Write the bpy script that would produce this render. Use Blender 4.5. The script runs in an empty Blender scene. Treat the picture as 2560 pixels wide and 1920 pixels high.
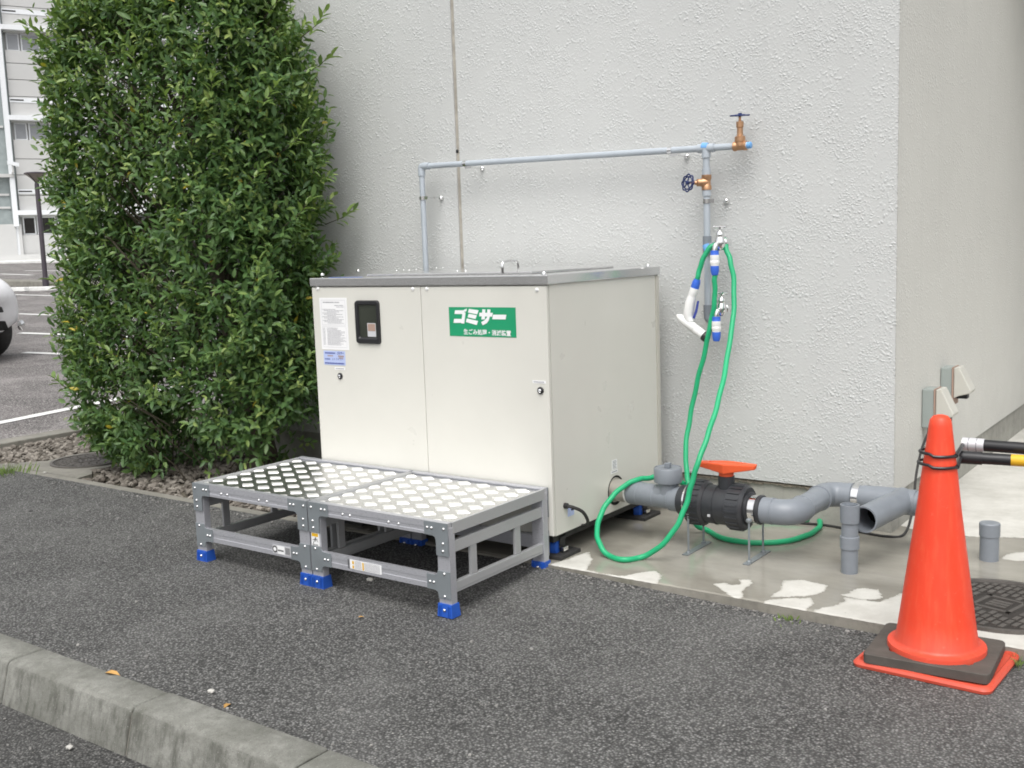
import bpy, bmesh, math, random
import numpy as np
from mathutils import Vector, Matrix
random.seed(7); rng = np.random.default_rng(7)
R_ = math.radians
scene = bpy.context.scene
COL = scene.collection

# ------------------------------------------------------------------ camera
CAM = np.array([2.1194, -3.1346, 1.1945]); YAW, PITCH, ROLL, FPX = .6316, -.13, -.0347, 2648.8
def _axes():
    cy, sy = math.cos(YAW), math.sin(YAW); cp, sp = math.cos(PITCH), math.sin(PITCH)
    f = np.array([-sy*cp, cy*cp, sp]); r = np.array([cy, sy, 0]); u = np.cross(r, f)
    cr, sr = math.cos(ROLL), math.sin(ROLL)
    return r*cr+u*sr, -r*sr+u*cr, f
AR, AU, AF = _axes()
cd = bpy.data.cameras.new('camera'); cam = bpy.data.objects.new('camera', cd); COL.objects.link(cam)
cd.sensor_width = 36; cd.lens = 36*FPX/2560; cd.clip_start = .05; cd.clip_end = 900
cam.matrix_world = Matrix(((AR[0], AU[0], -AF[0], CAM[0]), (AR[1], AU[1], -AF[1], CAM[1]), (AR[2], AU[2], -AF[2], CAM[2]), (0, 0, 0, 1)))
scene.camera = cam
scene.cycles.filter_width = 1.8
def at(px, py, n, c):
    """point where the sight line of photo pixel (px,py) meets the plane n.x = c"""
    if isinstance(n, str): n = {'x': (1, 0, 0), 'y': (0, 1, 0), 'z': (0, 0, 1)}[n]
    n = np.array(n, float); d = AF+AR*(px-1280)/FPX-AU*(py-960)/FPX
    return Vector(CAM+d*((c-CAM@n)/(d@n)))

# ------------------------------------------------------------------ light
SUN_EL, SUN_AZ = R_(60), R_(155)      # overcast: broad soft sun, behind and left of the camera
world = bpy.data.worlds.new('World'); scene.world = world; world.use_nodes = True
wn = world.node_tree.nodes; wl = world.node_tree.links
for n in list(wn): wn.remove(n)
sky = wn.new('ShaderNodeTexSky'); sky.sky_type = 'NISHITA'; sky.sun_disc = False
sky.sun_elevation = SUN_EL; sky.sun_rotation = SUN_AZ; sky.dust_density = 5; sky.air_density = 1.0; sky.ozone_density = 1
hs = wn.new('ShaderNodeHueSaturation'); hs.inputs['Saturation'].default_value = .14; hs.inputs['Value'].default_value = 1.0
bg = wn.new('ShaderNodeBackground'); bg.inputs['Strength'].default_value = .15
wo = wn.new('ShaderNodeOutputWorld')
wl.new(sky.outputs[0], hs.inputs['Color']); wl.new(hs.outputs[0], bg.inputs['Color']); wl.new(bg.outputs[0], wo.inputs['Surface'])
sl = bpy.data.lights.new('sun', 'SUN'); sl.energy = .6; sl.angle = R_(45); sl.color = (1, .97, .92)
sun = bpy.data.objects.new('sun', sl); COL.objects.link(sun)
sd = Vector((math.sin(SUN_AZ)*math.cos(SUN_EL), math.cos(SUN_AZ)*math.cos(SUN_EL), math.sin(SUN_EL)))
sun.rotation_euler = (-sd).to_track_quat('-Z', 'Y').to_euler(); sun.location = sd*30
vs = scene.view_settings; vs.view_transform = 'Standard'; vs.look = 'None'; vs.exposure = .62; vs.gamma = 1; vs.use_curve_mapping = False

# ------------------------------------------------------------------ materials
def new_mat(name):
    m = bpy.data.materials.new(name); m.use_nodes = True
    nt = m.node_tree; b = nt.nodes['Principled BSDF']
    return m, nt, b
def N(nt, typ, **kw):
    n = nt.nodes.new(typ)
    for k, v in kw.items():
        if k in n.inputs.keys() if hasattr(n.inputs, 'keys') else False: n.inputs[k].default_value = v
        else: setattr(n, k, v)
    return n
def coords(nt, scale=(1, 1, 1)):
    g = nt.nodes.new('ShaderNodeNewGeometry'); mp = nt.nodes.new('ShaderNodeMapping'); mp.inputs['Scale'].default_value = scale
    nt.links.new(g.outputs['Position'], mp.inputs['Vector']); return mp.outputs[0]
def noise(nt, vec, scale, detail=3, rough=.5):
    n = nt.nodes.new('ShaderNodeTexNoise'); n.inputs['Scale'].default_value = scale; n.inputs['Detail'].default_value = detail
    n.inputs['Roughness'].default_value = rough; nt.links.new(vec, n.inputs['Vector']); return n.outputs[0]
def voro(nt, vec, scale, feature='F1', out='Distance'):
    n = nt.nodes.new('ShaderNodeTexVoronoi'); n.feature = feature; n.inputs['Scale'].default_value = scale
    nt.links.new(vec, n.inputs['Vector']); return n.outputs[out]
def ramp(nt, fac, stops):
    n = nt.nodes.new('ShaderNodeValToRGB'); cr = n.color_ramp
    while len(cr.elements) < len(stops): cr.elements.new(.5)
    for e, (p, c) in zip(cr.elements, stops):
        e.position = p; e.color = (c, c, c, 1) if isinstance(c, (int, float)) else (*c, 1)
    nt.links.new(fac, n.inputs[0]); return n.outputs[0]
def mix(nt, fac, a, b, mode='MIX'):
    n = nt.nodes.new('ShaderNodeMix'); n.data_type = 'RGBA'; n.blend_type = mode
    for i_, v in ((0, fac), (6, a), (7, b)):
        sock = n.inputs[i_]
        if isinstance(v, (int, float)): sock.default_value = v if i_ == 0 else (v, v, v, 1)
        elif isinstance(v, tuple): sock.default_value = (*v, 1)
        else: nt.links.new(v, sock)
    return n.outputs[2]
def math_(nt, op, a, b=0.0):
    n = nt.nodes.new('ShaderNodeMath'); n.operation = op
    for s, v in ((n.inputs[0], a), (n.inputs[1], b)):
        if isinstance(v, (int, float)): s.default_value = v
        else: nt.links.new(v, s)
    return n.outputs[0]
def bump(nt, b, h, strength=.5, dist=.01):
    n = nt.nodes.new('ShaderNodeBump'); n.inputs['Strength'].default_value = strength; n.inputs['Distance'].default_value = dist
    nt.links.new(h, n.inputs['Height']); nt.links.new(n.outputs[0], b.inputs['Normal'])
def M(name, col, rough=.5, metal=0, var=.06, vscale=6, bmp=0, bscale=60, spec=.5, grime=0):
    m, nt, b = new_mat(name); v = coords(nt)
    n1 = noise(nt, v, vscale, 5, .6)
    lo = tuple(c*(1-var) for c in col); hi = tuple(min(1, c*(1+var)) for c in col)
    c = ramp(nt, n1, [(.3, lo), (.7, hi)])
    if grime:
        g = ramp(nt, noise(nt, v, 2.3, 8, .7), [(.52, 0.0), (.75, grime)])
        c = mix(nt, g, c, tuple(x*.45 for x in col))
    nt.links.new(c, b.inputs['Base Color'])
    r = ramp(nt, noise(nt, v, vscale*3, 4), [(.3, max(.02, rough*.8)), (.7, min(1, rough*1.2))]); nt.links.new(r, b.inputs['Roughness'])
    b.inputs['Metallic'].default_value = metal; b.inputs['Specular IOR Level'].default_value = spec
    if bmp: bump(nt, b, noise(nt, v, bscale, 4), bmp, .002)
    return m
def brushed(name, col, rough, axis_scale, metal=1):
    m, nt, b = new_mat(name); v = coords(nt, axis_scale)
    n1 = noise(nt, v, 40, 3)
    nt.links.new(ramp(nt, n1, [(.3, tuple(c*.9 for c in col)), (.7, col)]), b.inputs['Base Color'])
    nt.links.new(ramp(nt, n1, [(.3, rough*.75), (.7, rough*1.3)]), b.inputs['Roughness'])
    b.inputs['Metallic'].default_value = metal; bump(nt, b, n1, .05, .001); return m

def mat_stucco(name, col, amp, col2=None):
    m, nt, b = new_mat(name); v = coords(nt)
    # sprayed blobs of two sizes over a fine grain
    w = nt.nodes.new('ShaderNodeVectorMath'); w.operation = 'ADD'
    nz = nt.nodes.new('ShaderNodeTexNoise'); nz.inputs['Scale'].default_value = 35; nz.inputs['Detail'].default_value = 2
    nt.links.new(v, nz.inputs['Vector'])
    sc = nt.nodes.new('ShaderNodeVectorMath'); sc.operation = 'SCALE'; sc.inputs['Scale'].default_value = .022
    nt.links.new(nz.outputs['Color'], sc.inputs[0]); nt.links.new(v, w.inputs[0]); nt.links.new(sc.outputs[0], w.inputs[1])
    vv = w.outputs[0]
    d1 = ramp(nt, voro(nt, vv, 68), [(.08, 1.0), (.48, 0.0)])
    k1 = ramp(nt, noise(nt, v, 15, 3), [(.42, 0.0), (.60, 1.0)])
    d2 = ramp(nt, voro(nt, vv, 110), [(.10, 1.0), (.55, 0.0)])
    k2 = ramp(nt, noise(nt, v, 9, 2), [(.36, 0.15), (.62, 1.0)])
    h = math_(nt, 'ADD', math_(nt, 'MULTIPLY', d1, k1), math_(nt, 'MULTIPLY', math_(nt, 'MULTIPLY', d2, k2), .75))
    h = math_(nt, 'ADD', h, math_(nt, 'MULTIPLY', noise(nt, v, 140, 3), .22))
    bump(nt, b, h, amp, .0030)
    big = noise(nt, v, 1.1, 6, .65)
    c = ramp(nt, big, [(.3, tuple(x*.93 for x in col)), (.7, col)])
    # faint rain streaks running down
    st = noise(nt, coords(nt, (14, 14, .5)), 1.0, 5, .6)
    c = mix(nt, ramp(nt, st, [(.55, 0.0), (.8, .16)]), c, tuple(x*.72 for x in col))
    c = mix(nt, ramp(nt, noise(nt, v, 4.5, 7, .7), [(.52, 0.0), (.78, .14)]), c, tuple(x*.7 for x in col))
    # splash dirt near the foot of the wall
    sx = nt.nodes.new('ShaderNodeSeparateXYZ'); nt.links.new(v, sx.inputs[0])
    zz = math_(nt, 'ADD', sx.outputs[2], math_(nt, 'MULTIPLY', noise(nt, v, 6, 5), .35))
    c = mix(nt, ramp(nt, zz, [(.30, .30), (.62, 0.0)]), c, tuple(x*.62 for x in col))
    c = mix(nt, math_(nt, 'MULTIPLY', h, .10), c, (.93, .97, 1.0), 'MIX')
    nt.links.new(c, b.inputs['Base Color']); b.inputs['Roughness'].default_value = .62; b.inputs['Specular IOR Level'].default_value = .35
    return m

def mat_asphalt(name, base, stone_hi, scale, fine=1.0, specks=.5):
    m, nt, b = new_mat(name); v = coords(nt)
    vd = nt.nodes.new('ShaderNodeTexVoronoi'); vd.inputs['Scale'].default_value = scale; nt.links.new(v, vd.inputs['Vector'])
    dist = vd.outputs['Distance']
    ve = voro(nt, v, scale*1.9)
    sep = nt.nodes.new('ShaderNodeSeparateColor'); nt.links.new(vd.outputs['Color'], sep.inputs[0])
    rnd = sep.outputs[0]
    c = ramp(nt, rnd, [(0, tuple(x*.55 for x in base)), (.55, base), (.9, stone_hi), (1, tuple(min(1, x*1.35) for x in stone_hi))])
    gap = ramp(nt, dist, [(.25, 1.0), (.62, .28)])
    c = mix(nt, 1.0, c, gap, 'MULTIPLY')
    grain = noise(nt, v, scale*2.2, 2)
    c = mix(nt, .40, c, ramp(nt, grain, [(.3, .4), (.7, 1.0)]), 'MULTIPLY')
    patch = noise(nt, v, 1.7, 7, .65)
    c = mix(nt, ramp(nt, patch, [(.45, 0.0), (.72, .40*fine)]), c, tuple(x*1.8 for x in base))
    dk = noise(nt, v, .9, 6, .6)
    c = mix(nt, ramp(nt, dk, [(.5, 0.0), (.8, .12)]), c, tuple(x*.6 for x in base))
    sp = ramp(nt, sep.outputs[1], [(.965, 0.0), (.985, specks)])
    sp = mix(nt, 1.0, sp, ramp(nt, dist, [(.22, 1.0), (.34, 0.0)]), 'MULTIPLY')
    c = mix(nt, sp, c, (.55, .53, .48))
    nt.links.new(c, b.inputs['Base Color'])
    h = math_(nt, 'ADD', math_(nt, 'MULTIPLY', ramp(nt, dist, [(.1, 1.0), (.7, 0.0)]), 1.0), math_(nt, 'MULTIPLY', ramp(nt, ve, [(.1, 1.0), (.6, 0.0)]), .35))
    h = math_(nt, 'ADD', h, math_(nt, 'MULTIPLY', rnd, .5))
    bump(nt, b, h, .75, .005)
    b.inputs['Roughness'].default_value = .8; b.inputs['Specular IOR Level'].default_value = .4
    return m

def mat_concrete(name, col, stain=.35, moss=0.0, bmp=.25):
    m, nt, b = new_mat(name); v = coords(nt)
    c = ramp(nt, noise(nt, v, 3.2, 8, .7), [(.3, tuple(x*.72 for x in col)), (.7, tuple(min(1, x*1.12) for x in col))])
    c = mix(nt, ramp(nt, noise(nt, v, 11, 8, .75), [(.5, 0.0), (.72, stain)]), c, tuple(x*.42 for x in col))
    st = noise(nt, coords(nt, (26, 26, 1.2)), 1.0, 4)
    c = mix(nt, ramp(nt, st, [(.55, 0.0), (.75, stain*.7)]), c, tuple(x*.4 for x in col))
    if moss: c = mix(nt, ramp(nt, noise(nt, v, 5, 6, .7), [(.55, 0.0), (.7, moss)]), c, (.09, .11, .04))
    c = mix(nt, ramp(nt, voro(nt, v, 150), [(.12, .35), (.25, 0.0)]), c, tuple(x*.5 for x in col))
    nt.links.new(c, b.inputs['Base Color']); b.inputs['Roughness'].default_value = .85; b.inputs['Specular IOR Level'].default_value = .3
    bump(nt, b, math_(nt, 'ADD', noise(nt, v, 90, 6, .7), noise(nt, v, 14, 4)), bmp, .004); return m

def mat_slab():
    m, nt, b = new_mat('slab_concrete'); v = coords(nt)
    a = nt.nodes.new('ShaderNodeAttribute'); a.attribute_name = 'wet'
    w = math_(nt, 'ADD', a.outputs['Fac'], math_(nt, 'MULTIPLY', math_(nt, 'SUBTRACT', noise(nt, v, 30, 8, .75), .5), 1.5))
    w = ramp(nt, w, [(.36, 0.0), (.62, 1.0)])
    halo = ramp(nt, a.outputs['Fac'], [(.25, 0.0), (.55, 1.0)])
    dry = ramp(nt, noise(nt, v, 6, 8, .7), [(.3, (.44, .43, .39)), (.7, (.62, .61, .57))])
    dry = mix(nt, ramp(nt, noise(nt, v, 60, 4, .7), [(.55, 0.0), (.8, .25)]), dry, (.40, .39, .35))
    wet = ramp(nt, noise(nt, coords(nt, (1, 2.4, 1)), 3.5, 8, .65), [(.3, (.225, .212, .18)), (.72, (.34, .325, .28))])
    wet = mix(nt, ramp(nt, noise(nt, v, 1.3, 5, .6), [(.5, 0.0), (.75, .4)]), wet, (.16, .15, .13))
    c = mix(nt, w, dry, wet)
    c = mix(nt, ramp(nt, voro(nt, v, 23), [(.025, .7), (.05, 0.0)]), c, (.09, .085, .075))
    nt.links.new(c, b.inputs['Base Color'])
    pud = ramp(nt, noise(nt, v, 2.6, 5, .6), [(.38, .26), (.58, .06)])
    nt.links.new(mix(nt, w, .85, pud), b.inputs['Roughness'])
    nt.links.new(math_(nt, 'ADD', .3, math_(nt, 'MULTIPLY', w, .45)), b.inputs['Specular IOR Level'])
    bm = nt.nodes.new('ShaderNodeBump'); bm.inputs['Distance'].default_value = .003
    nt.links.new(noise(nt, v, 70, 6, .7), bm.inputs['Height']); nt.links.new(math_(nt, 'SUBTRACT', .22, math_(nt, 'MULTIPLY', w, .17)), bm.inputs['Strength'])
    nt.links.new(bm.outputs[0], b.inputs['Normal']); return m

def mat_leaf():
    m, nt, b = new_mat('leaf_green')
    a = nt.nodes.new('ShaderNodeAttribute'); a.attribute_name = 'tint'
    c = ramp(nt, a.outputs['Fac'], [(0, (.036, .076, .032)), (.35, (.078, .158, .054)), (.62, (.135, .225, .072)), (.82, (.22, .32, .09)), (.93, (.29, .37, .11)), (1, (.50, .40, .05))])
    nt.links.new(c, b.inputs['Base Color'])
    b.inputs['Roughness'].default_value = .42; b.inputs['Specular IOR Level'].default_value = .42
    tr = nt.nodes.new('ShaderNodeBsdfTranslucent'); nt.links.new(mix(nt, .5, c, (.2, .32, .03)), tr.inputs['Color'])
    mx = nt.nodes.new('ShaderNodeMixShader'); mx.inputs[0].default_value = .30
    out = nt.nodes['Material Output']
    nt.links.new(b.outputs[0], mx.inputs[1]); nt.links.new(tr.outputs[0], mx.inputs[2]); nt.links.new(mx.outputs[0], out.inputs['Surface'])
    return m

def mat_kerb():
    m, nt, b = new_mat('kerb_concrete'); v = coords(nt)
    c = ramp(nt, noise(nt, v, 4, 9, .75), [(.3, (.14, .142, .122)), (.5, (.22, .22, .198)), (.72, (.33, .33, .30))])
    pat = ramp(nt, noise(nt, v, 22, 9, .8), [(.45, 0.0), (.66, .6)])
    c = mix(nt, pat, c, (.115, .115, .098))
    st = noise(nt, coords(nt, (30, 30, 1.0)), 1.0, 5, .65)
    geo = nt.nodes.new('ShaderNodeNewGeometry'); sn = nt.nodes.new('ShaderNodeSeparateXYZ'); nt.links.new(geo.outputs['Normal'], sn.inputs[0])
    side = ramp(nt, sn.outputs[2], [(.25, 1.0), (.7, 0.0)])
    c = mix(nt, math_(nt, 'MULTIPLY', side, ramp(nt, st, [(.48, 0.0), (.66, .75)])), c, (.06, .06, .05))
    c = mix(nt, ramp(nt, voro(nt, v, 170), [(.12, .5), (.28, 0.0)]), c, (.06, .06, .055))
    c = mix(nt, ramp(nt, voro(nt, v, 95), [(.08, .6), (.16, 0.0)]), c, (.38, .38, .35))
    nt.links.new(c, b.inputs['Base Color']); b.inputs['Roughness'].default_value = .88; b.inputs['Specular IOR Level'].default_value = .25
    bump(nt, b, math_(nt, 'ADD', noise(nt, v, 110, 8, .8), math_(nt, 'MULTIPLY', noise(nt, v, 24, 6, .7), .8)), .7, .004); return m

def mat_attr_stone(name, lo, hi):
    m, nt, b = new_mat(name); v = coords(nt)
    a = nt.nodes.new('ShaderNodeAttribute'); a.attribute_name = 'tint'
    c = ramp(nt, a.outputs['Fac'], [(0, lo), (.6, tuple((x+y)/2 for x, y in zip(lo, hi))), (1, hi)])
    c = mix(nt, .5, c, ramp(nt, noise(nt, v, 70, 4, .7), [(.3, .5), (.7, 1.0)]), 'MULTIPLY')
    nt.links.new(c, b.inputs['Base Color']); b.inputs['Roughness'].default_value = .85
    bump(nt, b, noise(nt, v, 120, 4), .4, .003); return m

X = {}
X['wall'] = mat_stucco('stucco_front', (.545, .552, .54), .68)
X['wall_side'] = mat_stucco('stucco_side', (.62, .615, .575), .42)
X['plinth'] = mat_concrete('plinth_concrete', (.36, .355, .32), .45)
X['joint'] = M('joint_sealant', (.36, .335, .29), .7, var=.25, vscale=14, grime=.6)
X['dark'] = M('black_plastic', (.018, .018, .02), .38, var=.2)
X['void'] = M('dark_opening', (.006, .006, .006), .9)
X['rubber'] = M('black_rubber', (.028, .027, .026), .75, var=.2, vscale=20, bmp=.3)
X['rubber_base'] = M('weathered_rubber', (.085, .075, .065), .8, var=.2, vscale=9, bmp=.4, bscale=90, grime=.35)
X['asphalt'] = mat_asphalt('coarse_asphalt', (.205, .203, .195), (.275, .273, .265), 140, .4, .6)
X['road'] = mat_asphalt('road_asphalt', (.14, .138, .132), (.20, .198, .19), 150, .4, .6)
X['lot'] = mat_asphalt('parking_asphalt', (.36, .335, .325), (.48, .455, .44), 90, .6, .35)
X['kerb'] = mat_kerb()
X['bedkerb'] = mat_concrete('bed_kerb_concrete', (.25, .24, .21), .5, .2, .35)
X['soil'] = mat_concrete('gravelly_soil', (.13, .115, .09), .5, .2, .9)
X['slab'] = mat_slab()
X['slabside'] = mat_concrete('slab_edge_concrete', (.27, .255, .22), .6, .2, .4)
X['cream'] = M('cream_steel', (.62, .61, .558), .33, var=.025, vscale=2.2, spec=.5)
X['cream_d'] = M('cream_steel_edge', (.50, .485, .43), .5)
X['steel'] = brushed('stainless_sheet', (.66, .66, .655), .16, (1, 12, 12), .75)
X['chrome'] = M('chrome', (.80, .80, .80), .10, 1, var=.05)
X['bolt'] = M('zinc_bolt', (.80, .80, .80), .25, 1, var=.05)
X['alu'] = brushed('mill_aluminium', (.52, .525, .56), .34, (2, 18, 18), .5)
X['alu_y'] = brushed('mill_aluminium_side', (.47, .475, .48), .40, (18, 2, 18), .4)
X['pad'] = M('worn_pad_aluminium', (.86, .86, .83), .42, .55, var=.06, vscale=30)
X['plate'] = brushed('ribbed_plate', (.74, .74, .74), .24, (30, 4, 4), .95)
X['zinc'] = M('zinc_bracket', (.24, .265, .28), .42, .35, var=.1)
X['bluefoot'] = M('blue_plastic', (.015, .085, .42), .5, var=.15)
X['blue'] = M('blue_cap', (.035, .13, .60), .45, var=.1)
X['bluetape'] = M('light_blue_primer', (.16, .38, .72), .5, var=.1)
X['navy'] = M('navy_paint', (.012, .025, .11), .35, var=.15)
X['bronze'] = M('bronze', (.50, .29, .165), .42, .75, var=.14, vscale=40)
X['pvc'] = M('grey_pvc', (.205, .225, .25), .40, var=.08, vscale=8, grime=.25)
X['pvc2'] = M('grey_blue_pvc', (.40, .44, .48), .42, var=.05, vscale=8, grime=.2)
X['blackpvc'] = M('black_pvc', (.030, .032, .036), .38, var=.2, vscale=12)
X['hose'] = M('green_hose', (.012, .36, .155), .42, var=.10, vscale=5, bmp=.12, bscale=200)
X['orange'] = M('orange_handle', (.72, .10, .028), .45, var=.08)
def mat_cone():
    m, nt, b = new_mat('cone_orange'); v = coords(nt)
    c = ramp(nt, noise(nt, v, 3, 4), [(.3, (.76, .055, .020)), (.7, (.84, .066, .023))])
    c = mix(nt, ramp(nt, noise(nt, coords(nt, (60, 60, 3)), 1, 4, .6), [(.5, 0.0), (.72, .4)]), c, (.82, .12, .05))
    c = mix(nt, ramp(nt, noise(nt, v, 42, 7, .8), [(.60, 0.0), (.72, .5)]), c, (.66, .24, .16))
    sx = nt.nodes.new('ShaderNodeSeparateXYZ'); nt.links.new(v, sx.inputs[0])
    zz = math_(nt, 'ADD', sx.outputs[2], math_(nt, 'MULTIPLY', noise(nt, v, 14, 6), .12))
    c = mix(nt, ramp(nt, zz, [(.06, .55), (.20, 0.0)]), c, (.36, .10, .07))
    nt.links.new(c, b.inputs['Base Color']); nt.links.new(ramp(nt, noise(nt, v, 25, 6), [(.3, .36), (.7, .6)]), b.inputs['Roughness'])
    bump(nt, b, noise(nt, coords(nt, (1, 1, .1)), 60, 3), .12, .002); return m
X['cone'] = mat_cone()
X['white'] = M('white_plastic', (.80, .80, .79), .35, var=.03)
X['paper'] = M('sticker_white', (.80, .80, .80), .5, var=.02)
X['palebl'] = M('sticker_pale_blue', (.42, .49, .72), .5, var=.05)
X['green'] = M('sticker_green', (.010, .29, .13), .45, var=.03)
X['silver'] = M('silver_label', (.66, .66, .68), .4, .3, var=.05)
X['ink'] = M('print_grey', (.32, .32, .34), .6); X['inkb'] = M('print_blue', (.03, .05, .28), .6); X['inkr'] = M('print_brown', (.36, .25, .2), .6)
X['inkk'] = M('print_black', (.03, .03, .03), .6); X['yellow'] = M('yellow_print', (.72, .42, .02), .5)
X['glass'] = M('window_pane', (.035, .04, .03), .06, var=.2, spec=.8)
X['bglass'] = M('building_glass', (.30, .31, .33), .12, var=.05, spec=.7)
X['bdark'] = M('dark_glass', (.03, .028, .027), .15, var=.2)
X['bwall'] = M('building_panel', (.56, .56, .55), .6, var=.02, vscale=1)
X['bwhite'] = M('building_white', (.80, .82, .84), .5, var=.02)
X['bteal'] = M('teal_cladding', (.30, .34, .34), .5, var=.1)
X['carwhite'] = M('white_car_paint', (.86, .86, .88), .2, var=.01, spec=.6)
X['cargrey'] = M('dark_car_paint', (.05, .05, .055), .25)
X['line'] = M('white_road_paint', (.72, .72, .70), .7, var=.12, vscale=9)
X['iron'] = M('cast_iron', (.125, .115, .105), .6, .35, var=.2, vscale=25, bmp=.4)
X['iron_d'] = M('cast_iron_recess', (.045, .04, .036), .7, .2, var=.2)
X['bark'] = M('bark', (.085, .068, .05), .9, var=.35, vscale=30, bmp=.9, bscale=50)
X['twig'] = M('twig', (.06, .05, .032), .8, var=.3)
X['leaf'] = mat_leaf()
X['stone'] = mat_attr_stone('bed_stone', (.09, .075, .06), (.33, .30, .26))
X['chip'] = mat_attr_stone('asphalt_chip', (.07, .07, .07), (.34, .33, .31))
X['lamp'] = M('lamp_post_brown', (.055, .045, .055), .5)
X['lampglass'] = M('lamp_diffuser', (.25, .22, .19), .3)
X['steelpipe'] = M('beige_steel_pipe', (.42, .40, .36), .35, .5, var=.05)
X['outbox'] = M('outlet_box', (.30, .335, .32), .5, var=.05); X['outcov'] = M('outlet_cover', (.52, .51, .46), .5, var=.05)
X['red'] = M('red_plastic', (.5, .02, .03), .4); X['palegreen'] = M('pale_green_tape', (.35, .65, .5), .5)

# ------------------------------------------------------------------ mesh helpers
class MB:
    def __init__(s): s.v = []; s.f = []
    def add(s, vs, fs):
        o = len(s.v); s.v += [tuple(p) for p in vs]; s.f += [tuple(i+o for i in f) for f in fs]; return s
    def box(s, x0, x1, y0, y1, z0, z1):
        return s.add([(x0, y0, z0), (x1, y0, z0), (x1, y1, z0), (x0, y1, z0), (x0, y0, z1), (x1, y0, z1), (x1, y1, z1), (x0, y1, z1)],
                     [(0, 3, 2, 1), (4, 5, 6, 7), (0, 1, 5, 4), (1, 2, 6, 5), (2, 3, 7, 6), (3, 0, 4, 7)])
    def prism(s, pts, a, b, axis='y'):
        """polygon pts extruded from a to b along axis; pts are the two other coordinates in xyz order"""
        def P(p, t): return {'y': (p[0], t, p[1]), 'x': (t, p[0], p[1]), 'z': (p[0], p[1], t)}[axis]
        n = len(pts); vs = [P(p, a) for p in pts]+[P(p, b) for p in pts]
        return s.add(vs, [tuple(range(n)), tuple(range(2*n-1, n-1, -1))]+[(i, i+n, (i+1) % n+n, (i+1) % n) for i in range(n)])
    def lathe(s, prof, c=(0, 0, 0), axis=(0, 0, 1), n=20):
        """prof = [(radius, distance along axis)]"""
        ax = Vector(axis).normalized(); q = ax.orthogonal().normalized() if abs(ax.z) < .99 else Vector((1, 0, 0)); w = ax.cross(q); c = Vector(c)
        vs = []; fs = []
        for r, t in prof:
            for k in range(n):
                a = 2*math.pi*k/n; vs.append(c+ax*t+(q*math.cos(a)+w*math.sin(a))*max(r, 1e-5))
        for i in range(len(prof)-1):
            for k in range(n): fs.append((i*n+k, i*n+(k+1) % n, (i+1)*n+(k+1) % n, (i+1)*n+k))
        if prof[0][0] > 1e-4: fs.append(tuple(range(n-1, -1, -1)))
        if prof[-1][0] > 1e-4: fs.append(tuple((len(prof)-1)*n+k for k in range(n)))
        return s.add(vs, fs)
    def tube(s, pts, rad, n=10, closed=False, cap=True):
        P = [Vector(p) for p in pts]; m = len(P); rad = rad if isinstance(rad, (list, tuple)) else [rad]*m
        T = []
        for i in range(m):
            a = P[(i-1) % m] if closed or i > 0 else P[i]; b = P[(i+1) % m] if closed or i < m-1 else P[i]
            T.append((b-a).normalized())
        nrm = T[0].orthogonal().normalized(); vs = []; fs = []
        for i in range(m):
            nrm = (nrm-T[i]*nrm.dot(T[i])); nrm = nrm.normalized() if nrm.length > 1e-6 else T[i].orthogonal().normalized(); bn = T[i].cross(nrm)
            for k in range(n):
                a = 2*math.pi*k/n; vs.append(P[i]+(nrm*math.cos(a)+bn*math.sin(a))*rad[i])
        for i in range(m if closed else m-1):
            j = (i+1) % m
            for k in range(n): fs.append((i*n+k, i*n+(k+1) % n, j*n+(k+1) % n, j*n+k))
        if cap and not closed: fs.append(tuple(range(n-1, -1, -1))); fs.append(tuple((m-1)*n+k for k in range(n)))
        return s.add(vs, fs)
    def dome(s, c, r, h, axis=(0, -1, 0), n=8):
        return s.lathe([(r, 0), (r*.92, h*.45), (r*.6, h*.85), (0, h)], c, axis, n)
    def build(s, name, mat, parent=None, smooth=False, bevel=0, seg=2):
        me = bpy.data.meshes.new(name); L = Vector(parent_origin(parent))
        me.from_pydata([tuple(Vector(v)-L) for v in s.v], [], s.f); me.update()
        bm = bmesh.new(); bm.from_mesh(me); bmesh.ops.recalc_face_normals(bm, faces=bm.faces); bm.to_mesh(me); bm.free()
        me.materials.append(X[mat] if isinstance(mat, str) else mat)
        if smooth:
            me.shade_smooth()
            try: me.set_sharp_from_angle(angle=R_(38))
            except Exception: pass
        o = bpy.data.objects.new(name, me); COL.objects.link(o)
        if parent: o.parent = parent
        if bevel:
            b = o.modifiers.new('bevel', 'BEVEL'); b.width = bevel; b.segments = seg; b.limit_method = 'ANGLE'; b.angle_limit = R_(40)
        return o
def parent_origin(p):
    l = Vector((0, 0, 0))
    while p: l += p.location; p = p.parent
    return l
def thing(name, label, cat, loc, group=None):
    o = bpy.data.objects.new(name, None); o.empty_display_size = .1; COL.objects.link(o); o.location = loc
    o['label'] = label; o['category'] = cat
    if group: o['group'] = group
    return o
def tag(o, label=None, cat=None, group=None, kind=None):
    for k, v in (('label', label), ('category', cat), ('group', group), ('kind', kind)):
        if v: o[k] = v
    return o
def struct(o): o['kind'] = 'structure'; return o
def spline(pts, n=8, closed=False):
    P = [Vector(p) for p in pts]; out = []; m = len(P)
    for i in range(m if closed else m-1):
        g = lambda k: P[k % m] if closed else P[min(max(k, 0), m-1)]
        a, b, c, d = g(i-1), g(i), g(i+1), g(i+2)
        for k in range(n):
            t = k/n; out.append(.5*((2*b)+(c-a)*t+(2*a-5*b+4*c-d)*t*t+(3*b-a-3*c+d)*t**3))
    if not closed: out.append(P[-1])
    return out
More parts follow.
